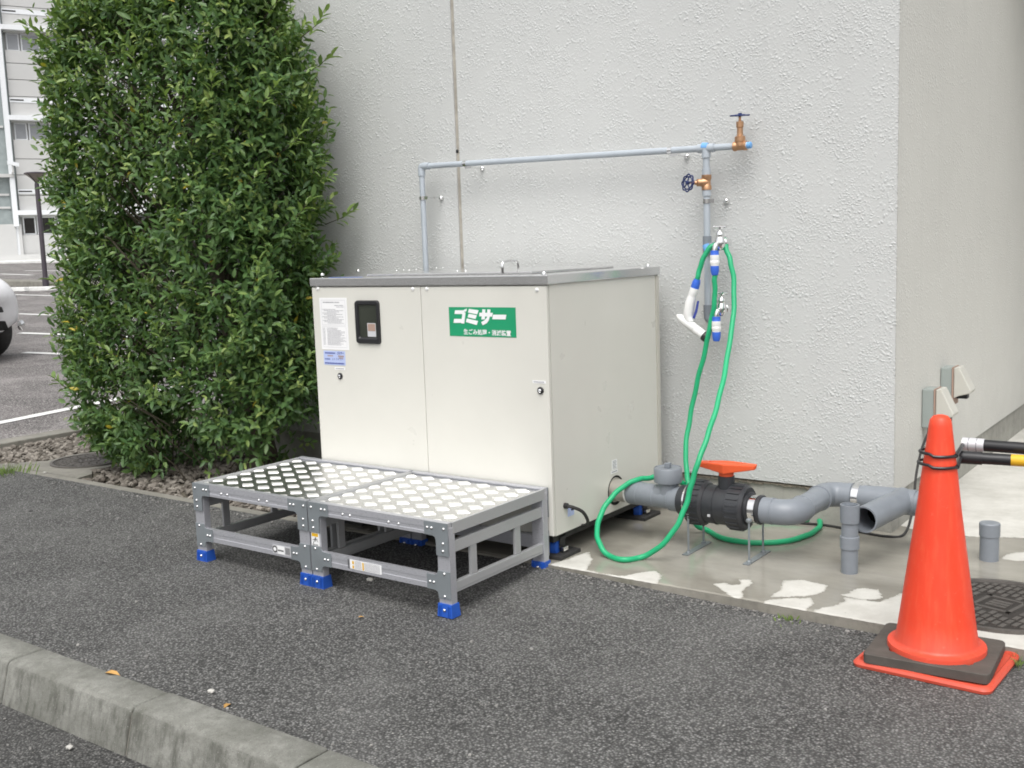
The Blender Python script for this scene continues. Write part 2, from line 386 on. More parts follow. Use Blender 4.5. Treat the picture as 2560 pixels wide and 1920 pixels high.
def rrect(x0, x1, z0, z1, r, n=5):
    p = []
    for cx, cz, a0 in ((x1-r, z1-r, 0), (x0+r, z1-r, 90), (x0+r, z0+r, 180), (x1-r, z0+r, 270)):
        for k in range(n+1): a = R_(a0+90*k/n); p.append((cx+r*math.cos(a), cz+r*math.sin(a)))
    return p
def copy_tree(o, parent=None, off=None):
    c = o.copy(); COL.objects.link(c)
    if parent: c.parent = parent
    for ch in list(o.children): copy_tree(ch, c)
    return c
_txt = {}
JP = None
def text_obj(body, size, origin, xdir, zdir, mat, parent, name='lettering', bold=0.0, shear=0, sx=1.0, align='LEFT', lift=.0012):
    cu = bpy.data.curves.new('t', 'FONT'); cu.body = body; cu.size = size; cu.offset = bold; cu.shear = shear; cu.align_x = align; cu.resolution_u = 3
    cu.extrude = 0
    to = bpy.data.objects.new('t', cu); COL.objects.link(to); bpy.context.view_layer.update()
    me = bpy.data.meshes.new_from_object(to.evaluated_get(bpy.context.evaluated_depsgraph_get()))
    bpy.data.objects.remove(to)
    xd = Vector(xdir).normalized(); zd = Vector(zdir).normalized(); nn = xd.cross(zd); L = parent_origin(parent)
    for v in me.vertices: v.co = Vector(origin)+xd*(v.co.x*sx)+zd*v.co.y+nn*lift-L
    me.materials.clear(); me.materials.append(X[mat]); o = bpy.data.objects.new(name, me); COL.objects.link(o); o.parent = parent
    return o

S = .035      # slab top
YW = .946     # textured wall plane
XC = .941     # right corner of the building
PZ = .191     # top of the plinth
LOT_N = (.038, 0, 1)
def lot(px, py, lift=0): return at(px, py, LOT_N, -4.7*.038+lift)
def lotz(x): return .038*(-4.7-x)

# ================================================================== GROUND
def sheet(name, pts, z, mat, kind=True):
    o = MB().add([(x, y, z(x, y) if callable(z) else z) for x, y in pts], [tuple(range(len(pts)))]).build(name, mat)
    if kind: struct(o)
    return o
# wide base ground to the horizon
sheet('ground', [(-300, -200), (60, -200), (60, -1.9), (-300, -1.9)], lambda x, y: -.135+(max(0, lotz(x)) if x < -4.7 else 0)*.0, 'road')
g = MB().add([(-4.78, -60, -.03), (-4.78, 160, -.03), (-60, 160, lotz(-60)), (-60, -60, lotz(-60)), (-260, 160, lotz(-60)), (-260, -60, lotz(-60))],
             [(0, 1, 2, 3), (3, 2, 4, 5)])
o = MB().add([(-4.72, -1.44, 0), (-4.72, 160, 0), (-60, 160, lotz(-60)), (-60, -1.44, lotz(-60)), (-260, 160, lotz(-60)), (-260, -1.44, lotz(-60))],
             [(0, 1, 2, 3), (3, 2, 4, 5)]).build('parking_lot', 'lot'); struct(o)
struct(MB().add([(-60, -1.9, -.134), (60, -1.9, -.134), (60, -1.585, -.118), (-60, -1.585, -.118)], [(0, 1, 2, 3)]).build('road', 'road'))
# coarse asphalt footway between kerb and slab, gently uneven
nx, ny = 150, 22; vs_ = []; fs_ = []
xs = np.concatenate([np.linspace(-4.72, 2.6, nx-1), [30.]]); ys = np.linspace(-1.46, .02, ny)
for j in range(ny):
    for i in range(nx):
        x, y = xs[i], ys[j]
        up_ = .024*max(0, min(1, (.9-x)/1.0))*max(0, min(1, (y+.5)/.45))
        yy = y if y > -1.45 else y
        if j == ny-1: yy = -.04 if x < .1 else -.035
        vs_.append((x, yy, up_+.003*math.sin(x*2.1+1)*math.sin(y*3)))
for j in range(ny-1):
    for i in range(nx-1): a = j*nx+i; fs_.append((a, a+1, a+nx+1, a+nx))
o = MB().add(vs_, fs_).build('pavement', 'asphalt', smooth=True); struct(o)
def pav_z(x, y): return .024*max(0, min(1, (.9-x)/1.0))*max(0, min(1, (y+.5)/.45))+.003*math.sin(x*2.1+1)*math.sin(y*3)

# road kerb, one block per stone
kerb = bpy.data.objects.new('kerb', None); COL.objects.link(kerb); kerb['kind'] = 'structure'
kprof = [(-1.452, -.2), (-1.452, .002), (-1.458, .006), (-1.555, .006), (-1.568, .002), (-1.574, -.008), (-1.606, -.125), (-1.610, -.2)]
base_k = None
for i in range(-7, 7):
    x0 = -.32+.625*i
    if base_k is None:
        base_k = MB().prism(kprof, 0.003, .622, 'x').build('kerb_stone', 'kerb', kerb, smooth=True, bevel=.005); base_k.location = (x0, 0, 0)
    else:
        c = base_k.copy(); COL.objects.link(c); c.parent = kerb
        c.location = (x0, random.uniform(-.002, .002), random.uniform(-.002, .001))
struct(MB().prism([(-1.456, -.2), (-1.456, -.004), (-1.570, -.012), (-1.60, -.12), (-1.606, -.2)], -4.7, 4.7, 'x').build('kerb_mortar', 'slabside'))

# planting bed: kerb stones, soil
o = MB().prism([(-.068, -.1), (-.068, .012), (.045, .014), (.05, -.1)], -4.56, -1.24, 'x').build('bed_kerb', 'bedkerb', bevel=.004); struct(o)
def lotp(x, y, dz=0): return (x, y, lotz(x)+dz)
o = MB().prism([(-4.73, -.1), (-4.73, .035), (-4.565, .035), (-4.565, -.1)], -.068, 14, 'y').build('bed_edge_kerb', 'bedkerb', bevel=.006); struct(o)
nx, ny = 70, 60; vs_ = []; fs_ = []
for j in range(ny):
    for i in range(nx):
        x = -4.565+i/(nx-1)*(3.33); y = .045+j/(ny-1)*(.905)
        vs_.append((x, y, -.010+.014*math.sin(x*7)*math.sin(y*9)+random.uniform(-.004, .004)))
for j in range(ny-1):
    for i in range(nx-1): a = j*nx+i; fs_.append((a, a+1, a+nx+1, a+nx))
struct(MB().add(vs_, fs_).build('planting_bed', 'soil', smooth=True))
struct(MB().add([(-4.565, .95, -.01), (-3.0, .95, -.01), (-3.0, 14, -.01), (-4.565, 14, -.01)], [(0, 1, 2, 3)]).build('bed_soil', 'soil'))

# wet slab: fine grid with a wetness attribute
def poly_sdf(px, py, poly):
    d = np.full(px.shape, 1e9); inside = np.zeros(px.shape, bool); n = len(poly)
    for i in range(n):
        x1, y1 = poly[i]; x2, y2 = poly[(i+1) % n]
        ex, ey = x2-x1, y2-y1; t = np.clip(((px-x1)*ex+(py-y1)*ey)/(ex*ex+ey*ey+1e-12), 0, 1)
        d = np.minimum(d, np.hypot(px-x1-t*ex, py-y1-t*ey))
        c = ((y1 > py) != (y2 > py)) & (px < (x2-x1)*(py-y1)/(y2-y1+1e-12)+x1); inside ^= c
    return np.where(inside, -d, d)
def pix_poly(pts): return [tuple(at(x, y, 'z', S))[:2] for x, y in pts]
dryp = [
 pix_poly([(1785, 1459), (1812, 1458), (1832, 1464), (1850, 1461), (1849, 1450), (1874, 1450), (1881, 1457), (1866, 1466), (1853, 1479), (1858, 1493), (1840, 1495), (1822, 1486), (1808, 1476)]),
 pix_poly([(1930, 1492), (1953, 1473), (1960, 1452), (2000, 1450), (2035, 1456), (2064, 1464), (2064, 1476), (2034, 1488), (1971, 1491)]),
 pix_poly([(1890, 1512), (1925, 1500), (1970, 1496), (2027, 1496), (2030, 1508), (2010, 1530)]),
 pix_poly([(2106, 1487), (2124, 1484), (2135, 1474), (2160, 1471), (2193, 1474), (2198, 1482), (2205, 1492), (2190, 1498), (2150, 1499)]),
 pix_poly([(2040, 1524), (2094, 1512), (2117, 1504), (2112, 1494), (2150, 1500), (2200, 1505), (2240, 1491), (2290, 1470), (2420, 1452), (2470, 1447), (2700, 1475), (2700, 1700), (2000, 1700)]),
 pix_poly([(1375, 1412), (1420, 1398), (1470, 1380), (1480, 1400), (1465, 1425), (1500, 1433), (1560, 1441), (1600, 1432), (1640, 1427), (1652, 1437), (1645, 1449), (1640, 1462), (1600, 1458), (1375, 1440)]),
 pix_poly([(2504, 1396), (2520, 1386), (2560, 1380), (2620, 1378), (2620, 1402), (2530, 1401)]),
 [(.90, 1.10), (1.0, 1.045), (1.2, 1.05), (1.45, 1.16), (3.5, 1.4), (3.5, 20), (.5, 20), (.5, 1.2)],
]
gx = np.linspace(-1.24, 2.1, 335); gy = np.concatenate([np.linspace(-.036, 1.3, 150), np.linspace(1.35, 9, 20)])
GX, GY = np.meshgrid(gx, gy); wob = .0
dd_ = np.min([poly_sdf(GX, GY, p) for p in dryp], axis=0)
wet = np.clip(.47+dd_/.028, 0, 1)
nxg = len(gx); nyg = len(gy)
V = np.stack([GX.ravel(), GY.ravel(), np.full(GX.size, S)], 1)
V[:nxg, 1] += rng.normal(0, .0012, nxg); V[:nxg, 2] -= .003
F = [(j*nxg+i, j*nxg+i+1, (j+1)*nxg+i+1, (j+1)*nxg+i) for j in range(nyg-1) for i in range(nxg-1)]
me = bpy.data.meshes.new('slab'); me.from_pydata(V.tolist(), [], F)
at_ = me.attributes.new('wet', 'FLOAT', 'POINT'); at_.data.foreach_set('value', wet.ravel().astype(np.float32)); me.materials.append(X['slab'])
slab = bpy.data.objects.new('slab', me); COL.objects.link(slab); struct(slab)
o = MB().box(-1.24, 8, -.037, -.03, -.1, S-.004).build('slab_edge', 'slabside'); struct(o)
o = MB().add([(2.1, -.036, S), (9, -.036, S), (9, 9, S), (2.1, 9, S)], [(0, 1, 2, 3)]).build('slab_far', 'slab')
a_ = o.data.attributes.new('wet', 'FLOAT', 'POINT'); a_.data.foreach_set('value', [0.]*4); struct(o)
struct(MB().add([(.9, 9, S), (9, 9, S), (9, 60, S), (.9, 60, S)], [(0, 1, 2, 3)]).build('yard', 'lot'))

# stones: bed gravel, loose chips on the asphalt
def icos():
    bm = bmesh.new(); bmesh.ops.create_icosphere(bm, subdivisions=1, radius=1); v = np.array([tuple(p.co) for p in bm.verts]); f = [tuple(q.index for q in p.verts) for p in bm.faces]; bm.free(); return v, f
IV, IF = icos()
def stones(name, mat, pts, sizes, flat=.6, label=None, cat=None):
    V = []; Fc = []; T = []
    for (x, y, z), s in zip(pts, sizes):
        d = IV*(1+rng.uniform(-.28, .28, (len(IV), 1)))*s*np.array([rng.uniform(.8, 1.4), rng.uniform(.7, 1.1), flat*rng.uniform(.7, 1.2)])
        a = rng.uniform(0, 6.28); c_, s_ = math.cos(a), math.sin(a); tl = rng.uniform(-.35, .35)
        d = np.stack([d[:, 0]*c_-d[:, 1]*s_, d[:, 0]*s_+d[:, 1]*c_, d[:, 2]+d[:, 0]*tl], 1)
        o_ = len(V)*len(IV); V.append(d+np.array([x, y, z])); Fc += [tuple(i+o_ for i in f) for f in IF]; T += [rng.uniform(0, 1)]*len(IV)
    me = bpy.data.meshes.new(name); me.from_pydata(np.concatenate(V).tolist(), [], Fc)
    a = me.attributes.new('tint', 'FLOAT', 'POINT'); a.data.foreach_set('value', T); me.materials.append(X[mat])
    o = bpy.data.objects.new(name, me); COL.objects.link(o); tag(o, label, cat, None, 'stuff'); return o
MHL = Vector((-3.56, .365, 0))
pts = []; sz = []
while len(pts) < 3300:
    x = rng.uniform(-4.55, -1.27); y = rng.uniform(.055, .93)
    if math.hypot(x-MHL.x, y-MHL.y) < .29 or (x > -3.66 and x < -3.15 and y < .22) or (x < -3.3 and x > -4.1 and y < .16 and rng.random() < .8): continue
    s = rng.uniform(.010, .024); pts.append((x, y, rng.uniform(-.002, .012))); sz.append(s)
for _ in range(700):
    x = rng.uniform(-4.55, -3.05); y = rng.uniform(.93, 3); pts.append((x, y, 0)); sz.append(rng.uniform(.012, .026))
stones('bed_gravel', 'stone', pts, sz, .65, 'brown grey gravel stones covering the planting bed under the bush', 'gravel')
pts = []; sz = []
for _ in range(1500):          # chips loosened along the edges and over the footway
    r_ = rng.random()
    if r_ < .30: x = rng.uniform(-.1, 1.3); y = -.045-abs(rng.normal(0, .02))
    elif r_ < .5: x = rng.uniform(-4.5, -1.3); y = -.075-abs(rng.normal(0, .02))
    elif r_ < .62: x = rng.uniform(-4.2, 3.0); y = -1.44+abs(rng.normal(0, .02))
    else: x = rng.uniform(-4.5, 3); y = rng.uniform(-1.43, -.08)
    pts.append((x, y, pav_z(x, y)+.002)); sz.append(rng.uniform(.002, .0055) if r_ < .62 or rng.random() < .93 else rng.uniform(.006, .009))
stones('asphalt_chips', 'chip', pts, sz, .7, 'loose grey stone chips scattered over the coarse asphalt', 'stone chips')
pts = []; sz = []
for _ in range(160): pts.append((rng.uniform(-3, .6), -1.62-abs(rng.normal(0, .12)), -.118)); sz.append(rng.uniform(.002, .005))
stones('road_chips', 'chip', pts, sz, .7, 'small stone chips lying on the road along the kerb', 'stone chips')

# left manhole in its mortar collar
def manhole(loc, r, label, dz, ang, frame=True):
    t = thing('manhole_cover', label, 'manhole cover', loc, 'round iron manhole covers')
    MB().lathe([(r+.018, -.02), (r+.018, dz), (r+.002, dz), (r+.001, dz-.006), (r-.003, dz-.006), (r-.003, -.02)], loc, (0, 0, 1), 48).build('rim', 'iron', t, smooth=True)
    MB().lathe([(0, dz-.006), (r-.004, dz-.006), (r-.004, -.02)], loc, (0, 0, 1), 48).build('plate', 'iron_d', t)
    rd = MB(); ca, sa = math.cos(ang), math.sin(ang); step = r/9.5
    k = -9
    def rib(u0, u1, w0, w1):
        p = [(u0, w0), (u1, w0), (u1, w1), (u0, w1)]
        q = [(loc[0]+u*ca-w*sa, loc[1]+u*sa+w*ca) for u, w in p]; rd.prism(q, loc[2]+dz-.0065, loc[2]+dz-.001, 'z')
    while k <= 9:
        w = k*step; half = math.sqrt(max(0, (r*.93)**2-w*w)); seg = .043; u = -half+((k % 2)*.02)
        while u < half-.01:
            u2 = min(u+seg, half)
            if not (abs(w) < r*.36 and abs((u+u2)/2) < r*.36): rib(u, u2-.010, w-step*.32, w+step*.32)
            u += seg
        k += 1
    rd.build('tread_rib', 'iron', t)
    em = MB(); hw = r*.27
    for k in range(4):
        a = ang+k*math.pi/2; c_, s_ = math.cos(a), math.sin(a)
        q = [(loc[0]+u*c_-w*s_, loc[1]+u*s_+w*c_) for u, w in ((hw*.8, -hw), (hw, -hw), (hw, hw), (hw*.8, hw))]; em.prism(q, loc[2]+dz-.0065, loc[2]+dz-.0012, 'z')
    for u in (-.35, 0, .35):
        q = [(loc[0]+a*math.cos(ang)-b*math.sin(ang), loc[1]+a*math.sin(ang)+b*math.cos(ang)) for a, b in ((hw*(u-.12), -hw*.5), (hw*(u+.12), -hw*.5), (hw*(u+.12), hw*.5), (hw*(u-.12), hw*.5))]; em.prism(q, loc[2]+dz-.0065, loc[2]+dz-.0016, 'z')
    em.build('emblem', 'iron', t)
    return t
collar = MB(); cp = []
for k in range(40):
    a = 2*math.pi*k/40; rr = .285*(1+.04*math.sin(3*a+1)+.03*math.sin(7*a)); cp.append((MHL.x+rr*math.cos(a), MHL.y+rr*math.sin(a)))
collar.prism(cp, -.03, .0155, 'z')
collar.prism([(-4.0, .046), (-3.17, .046), (-3.20, .15), (-3.34, .24), (-3.82, .24)], -.03, .0152, 'z')
struct(collar.build('manhole_collar', 'bedkerb'))
manhole((MHL.x, MHL.y, .0155), .20, 'round ridged iron manhole cover in the planting bed, partly under the bush', .009, R_(62))
manhole((1.452, .292, S), .228, 'round ridged iron manhole cover set in the concrete slab behind the traffic cone', .010, R_(75))

# parking lot markings
mk = 0
def lotline(a, b, w=.12, nm='parking_line', ext0=0, ext1=0):
    A, B = lot(*a), lot(*b); d = (B-A); d.z = 0; d.normalize(); A = A-d*ext0; B = B+d*ext1; n = Vector((-d.y, d.x, 0))*w/2
    q = [A-n, B-n, B+n, A+n]
    return struct(MB().add([(p.x, p.y, lotz(p.x)+.005) for p in q], [(0, 1, 2, 3)]).build(nm, 'line'))
lotline((0, 1058), (177, 1022), .10, ext0=3, ext1=2.2)
lotline((60, 882), (165, 886), .13, ext0=0, ext1=2)
lotline((50, 833), (135, 836), .13, ext0=0, ext1=2); lotline((45, 785), (125, 788), .13, ext0=0, ext1=2)
lotline((35, 737), (105, 739), .14, ext0=0, ext1=2); lotline((0, 685), (81, 688), .2); lotline((62, 677), (105, 677), .2, ext1=2)
# island kerb far off with wheel stops
A, B = lot(40, 716), lot(150, 718); d = (B-A); d.z = 0; d.normalize(); n = Vector((-d.y, d.x, 0)); A -= d*4; B += d*9
isl = MB(); w = .55
for zz in (0,):
    q = [A, B, B+n*w, A+n*w]; isl.add([(p.x, p.y, lotz(p.x)-.05) for p in q]+[(p.x, p.y, lotz(p.x)+.13) for p in q], [(0, 1, 2, 3), (4, 5, 6, 7), (0, 1, 5, 4), (1, 2, 6, 5), (2, 3, 7, 6), (3, 0, 4, 7)])
struct(isl.build('lot_island', 'bedkerb', bevel=.02))
def wheelstop(px, py, lab):
    c = lot(px, py); t = thing('wheel_stop', lab, 'wheel stop', c, 'white wheel stops by the island')
    MB().prism([(-.35, 0), (.35, 0), (.33, .09), (-.33, .09)], -.07, .07, 'y').build('block', 'line', None, bevel=.01).parent = t
    t.rotation_euler[2] = math.atan2(d.y, d.x)
wheelstop(36, 729, 'white wheel stop beside the nose of the white car, left of the lamp post')
wheelstop(103, 727, 'white wheel stop in front of the island at the foot of the lamp post')

# ================================================================== BUILDING (textured wall)
bld = thing('building', 'pale grey building with blobby stucco front wall, smooth side wall and sealed vertical joint', 'building', (0, YW, 0))
XJ = -1.143; JW = .011
MB().box(-3.02, XJ-JW, YW, YW+.16, PZ, 6.2).build('front_panel', 'wall', bld)
MB().box(XJ+JW, XC-.003, YW, YW+.16, PZ, 6.2).build('front_panel', 'wall', bld)
MB().box(XJ-JW+.0005, XJ+JW-.0005, YW+.006, YW+.155, PZ, 6.19).build('joint_strip', 'joint', bld)
jm = MB()
c = at(1143, 378, 'y', YW+.004); jm.dome(c, .009, .004)
jm.build('joint_stain', 'dark', bld)
MB().add([(XC-.0005, YW+.0015, PZ), (XC-.0005, 12, PZ), (XC-.0005, 12, 6.2), (XC-.0005, YW+.0015, 6.2), (XC-.2, 12, PZ), (XC-.2, 12, 6.2), (XC-.2, YW+.17, PZ), (XC-.2, YW+.17, 6.2)],
         [(0, 1, 2, 3), (1, 4, 5, 2), (0, 3, 7, 6)]).build('side_wall', 'wall_side', bld)
MB().box(-3.02, -2.86, YW+.162, 12, PZ, 6.2).build('side_wall', 'wall_side', bld)
MB().box(-3.0, XC-.012, YW+.012, 11.99, -.1, PZ-.002).build('plinth', 'plinth', bld)
MB().box(-3.0, XC-.02, YW+.17, 11.98, 6.0, 6.15).build('roof', 'plinth', bld)
MB().box(-3.0, XC-.015, YW+.02, YW+.15, PZ-.004, PZ+.001).build('drip_gap', 'void', bld)
MB().box(XC+.002, 6.5, YW+1.5, 12, 3.35, 3.6).build('added_shade_slab', 'plinth', bld)  # unseen overhead slab, added to darken the upper part of the side wall
MB().lathe([(.06, 0), (.06, 3.3)], (6.2, 2.4, S), (0, 0, 1), 16).build('added_slab_post', 'alu', bld, smooth=True)  # unseen post, added only to carry that shading slab
# mortar fillets under the wall
fl = MB()
for k in range(60):
    x = -.1+k*.018; fl.add([(x, YW+.0, PZ-.008-random.random()*.012), (x+.02, YW+.0, PZ-.008-random.random()*.012), (x+.02, YW+.012, PZ-.002), (x, YW+.012, PZ-.002)], [(0, 1, 2, 3)])
fl.build('mortar_crumbs', 'soil', bld)['kind'] = 'stuff'

# ================================================================== MACHINE
MW, MD, MH, MZ = 1.1905, .822, 1.088, .129
mc = thing('waste_machine', 'cream steel food waste disposal cabinet on blue castors with stainless top and green sign', 'waste machine', (-MW/2, MD/2, .02))
MB().box(-MW+.002, -.0025, .004, MD, MZ, 1.06).build('body', 'cream', mc, bevel=.003)
seam = -.589
MB().box(-MW, seam-.0012, -.012, .002, MZ+.004, 1.048).build('door', 'cream', mc, bevel=.002)
MB().box(seam+.0012, 0, -.012, .002, MZ+.004, 1.048).build('door', 'cream', mc, bevel=.002)
MB().box(-.0022, .0, .006, MD-.028, MZ+.002, 1.05).build('side_panel', 'cream', mc)
MB().box(-.0022, .003, MD-.024, MD-.0005, MZ+.002, 1.05).build('corner_strip', 'cream_d', mc)
lid = MB().box(-MW-.006, .008, -.018, MD+.006, 1.052, 1.0875).build('lid', 'steel', mc, bevel=.004)
MB().box(-.98, -.14, .10, .70, 1.0878, 1.097).build('hatch', 'steel', lid, bevel=.003)
hA, hB = at(1257, 684, 'z', 1.097), at(1296, 681, 'z', 1.097)
hp = [hA, hA+Vector((0, 0, .03)), hA*.85+hB*.15+Vector((0, 0, .042)), hB*.85+hA*.15+Vector((0, 0, .042)), hB+Vector((0, 0, .03)), hB]
MB().tube(spline(hp, 5), .0045, 8).build('handle', 'chrome', lid, smooth=True)
for px, py in ((1106, 664), (1360, 684), (1620, 664), (806, 686)):
    c = at(px, py+3, 'z', 1.089); MB().lathe([(.009, 0), (.009, .007), (.006, .011), (0, .012)], (c.x, min(c.y, MD-.02), 1.0885), (0, 0, 1), 12).build('lid_stud', 'chrome', lid, smooth=True)
rv = None
for px, py in ((992, 682), (1010, 680), (1023, 681), (1041, 679), (1062, 675), (1078, 674), (1092, 675), (1108, 674), (1144, 683), (1165, 683)):
    c = at(px, py, 'z', 1.0885)
    MB().dome((c.x, c.y, 1.0975), .005, .004, (0, 0, 1)).build('lid_rivet', 'bolt', lid, smooth=True)
MB().box(-1.10, -.92, .0, .02, 1.0878, 1.0885).build('tape_mark', 'blue', lid)
YF = -.012
for x_, z_ in ((-1.153, 1.043), (-.627, 1.040), (-.555, 1.040), (-.040, 1.034)):
    MB().dome((x_, YF, z_), .008, .006, n=12).build('screw_cap', 'white', mc, smooth=True)
def lock(x_, z_):
    l = MB().lathe([(.0135, 0), (.0135, .004), (.010, .006), (.009, .004)], (x_, YF, z_), (0, -1, 0), 18).build('latch', 'dark', mc, smooth=True)
    MB().lathe([(.0075, .003), (.0075, .009), (.003, .012), (0, .012)], (x_, YF, z_), (0, -1, 0), 12).build('key_core', 'chrome', l, smooth=True)
lock(-1.05, .679); lock(-.037, .671)
# control window
wf = MB(); ro = rrect(-.941, -.807, .818, .995, .014); ri = rrect(-.921, -.822, .845, .977, .006)
n_ = len(ro)
wf.add([(x, YF-.0005, z) for x, z in ro]+[(x, YF-.010, z) for x, z in rrect(-.938, -.810, .821, .992, .013)]+[(x, YF-.010, z) for x, z in rrect(-.924, -.819, .838, .980, .008)]+[(x, YF-.002, z) for x, z in ri],
       [(a+i, a+(i+1) % n_, a+n_+(i+1) % n_, a+n_+i) for a in (0, n_, 2*n_) for i in range(n_)])
wfo = wf.build('window_frame', 'dark', mc, smooth=True)
MB().box(-.9215, -.8215, YF-.0028, YF-.0012, .8445, .9775).build('pane', 'glass', wfo)
MB().box(-.878, -.832, YF-.0034, YF-.0030, .848, .903).build('meter_frame', 'silver', wfo)
MB().box(-.875, -.835, YF-.0039, YF-.0035, .871, .900).build('meter_face', 'inkr', wfo)
# green sign
sg = MB().box(-.450, -.137, YF-.0012, YF-.0002, .8605, .9705).build('sign_sheet', 'green', mc)
sg['label'] = 'green sign sticker with white Japanese lettering'
L3 = [
 [[(430, 435), (700, 440), (690, 400), (720, 395), (660, 675), (590, 672), (595, 655), (390, 655), (410, 555), (605, 555), (625, 430)],],
]
def sgn(px, py): return (-.450+(px-275)/(1945-275)*.313, .9705-(py-(262+(px-275)*.024))/(715)*.110)
def glyph(polys, nm='logo_character'):
    m_ = MB()
    for k, p in enumerate(polys): m_.prism([sgn(x, y) for x, y in p], YF-.0019-k*.00025, YF-.0013, 'y')
    m_.build(nm, 'paper', sg)
glyph([[(440, 345), (640, 348), (700, 352), (672, 440), (425, 436)], [(410, 556), (620, 560), (603, 655), (388, 655)], [(628, 436), (712, 400), (664, 674), (590, 670), (606, 560)],
       [(655, 348), (705, 322), (716, 352), (668, 380)], [(712, 330), (740, 305), (742, 360), (700, 395)]])
glyph([[(800, 315), (1042, 355), (1005, 453), (770, 405)], [(790, 435), (993, 475), (955, 565), (757, 520)], [(740, 550), (1020, 615), (980, 712), (708, 635)]])
glyph([[(1060, 412), (1395, 420), (1372, 512), (1052, 500)], [(1140, 330), (1212, 335), (1190, 575), (1105, 578), (1118, 500)], [(1265, 335), (1340, 340), (1315, 515), (1250, 514)],
       [(1250, 514), (1315, 515), (1290, 600), (1235, 670), (1135, 715), (1098, 640), (1180, 600), (1235, 545)]])
glyph([[(1400, 465), (1722, 470), (1700, 580), (1375, 575)]])
text_obj('生ごみ処理・消滅装置', .0222, (sgn(640, 0)[0], YF-.001, sgn(640, 925)[1]), (1, 0, -.012), (0, 0, 1), 'paper', sg, bold=.0005, sx=1.0)
# instruction sheet with printed lines
ds = MB().box(-1.149, -.990, YF-.0012, YF-.0002, .789, 1.005).build('instruction_sheet', 'paper', mc)
pr = MB()
def dash(m_, x0, x1, z, h, y): m_.add([(x0, y, z), (x1, y, z), (x1, y, z+h), (x0, y, z+h)], [(0, 1, 2, 3)])
def framebox(m_, x0, x1, z0, z1, y, t=.0007):
    dash(m_, x0, x1, z0, t, y); dash(m_, x0, x1, z1, t, y); dash(m_, x0, x0+t, z0, z1-z0, y); dash(m_, x1-t, x1, z0, z1-z0, y)
yp = YF-.0018
framebox(pr, -1.138, -1.000, .892, .995, yp); framebox(pr, -1.138, -1.000, .799, .886, yp)
def para(z, xa, xb, h=.0022):
    x = xa
    while x < xb-.002:
        w_ = random.uniform(.0018, .0075); dash(pr, x, min(x+w_, xb), z, h, yp); x += w_+random.uniform(.0008, .0025)
para(.984, -1.128, -1.030, .0042); para(.972, -1.06, -1.010, .003); para(.966, -1.05, -1.006)
for i, z in enumerate(np.arange(.956, .897, -.0052)): para(z, (-1.134, -1.124, -1.105)[i % 3], random.uniform(-1.06, -1.006))
for z in np.arange(.878, .803, -.0050): para(z, -1.134, -1.122); para(z, -1.112, random.uniform(-1.05, -1.004))
pr.build('print', 'ink', ds)['kind'] = 'stuff'
bs = MB().box(-1.141, -1.015, YF-.0011, YF-.0002, .724, .7835).build('contact_sticker', 'palebl', mc)
text_obj('ゴミサー', .0125, (-1.062, YF-.0011, .7705), (1, 0, 0), (0, 0, 1), 'inkb', bs, bold=.0003, shear=.3, sx=.8)
text_obj('エイ アイ シー', .010, (-1.092, YF-.0011, .7455), (1, 0, 0), (0, 0, 1), 'inkb', bs, bold=.0001, sx=1.0)
pb = MB()
for z, a, b, h in ((.771, -1.132, -1.072, .006), (.7462, -1.134, -1.102, .005), (.7285, -1.135, -1.021, .006)):
    x = a
    while x < b: w_ = random.uniform(.002, .006); dash(pb, x, min(b, x+w_), z, h, yp); x += w_+.0015
pb.build('print', 'inkb', bs)['kind'] = 'stuff'
pb = MB(); dash(pb, -1.118, -1.085, .7605, .004, yp); dash(pb, -1.056, -1.022, .7600, .005, yp); dash(pb, -1.052, -1.026, .753, .004, yp); pb.build('print', 'inkr', bs)['kind'] = 'stuff'
for (x0, x1, z0) in ((-1.080, -1.020, .705), (-.072, -.013, .697)):
    t_ = MB().box(x0, x1, YF-.0009, YF-.0002, z0, z0+.0105).build('name_tape', 'paper', mc)
    q = MB(); x = x0+.006
    while x < x1-.008: w_ = random.uniform(.003, .005); dash(q, x, x+w_, z0+.003, .0045, YF-.0015); x += w_+.0015
    q.build('print', 'ink', t_)['kind'] = 'stuff'
# right face details
def side_lab(y0, y1, z0, z1, mat, nm='side_label'): return MB().box(.0004, .0012, y0, y1, z0, z1).build(nm, mat, mc)
a = side_lab(.412, .452, .300, .338, 'paper'); q = MB()
for k in range(6): q.box(.0014, .0016, .417, .446-.004*(k % 2), .304+k*.0055, .3065+k*.0055)
q.build('print', 'ink', a)['kind'] = 'stuff'
a = side_lab(.402, .456, .284, .297, 'paper'); q = MB(); q.box(.0014, .0016, .408, .450, .2885, .2925); q.build('print', 'ink', a)['kind'] = 'stuff'
side_lab(.085, .128, .185, .218, 'palebl', 'side_label'); side_lab(.108, .128, .203, .214, 'yellow', 'side_label')
g_ = MB().lathe([(.011, 0), (.011, .012), (.006, .016)], (.001, .066, .232), (1, 0, 0), 12).build('cable_gland', 'dark', mc, smooth=True)
MB().tube(spline([(.012, .066, .231), (.035, .07, .229), (.055, .105, .205), (.05, .145, .16), (.02, .17, .135), (-.03, .2, .128), (-.12, .25, .15)], 6), .0065, 8).build('power_cable', 'rubber', g_, smooth=True)
MB().lathe([(.0, 0), (.060, 0), (.060, .0015)], (.0005, .437, .213), (1, 0, 0), 28).build('outlet_hole', 'void', mc)
MB().box(-MW+.03, -.03, .03, MD-.03, .095, MZ+.003).build('base_frame', 'inkk', mc)
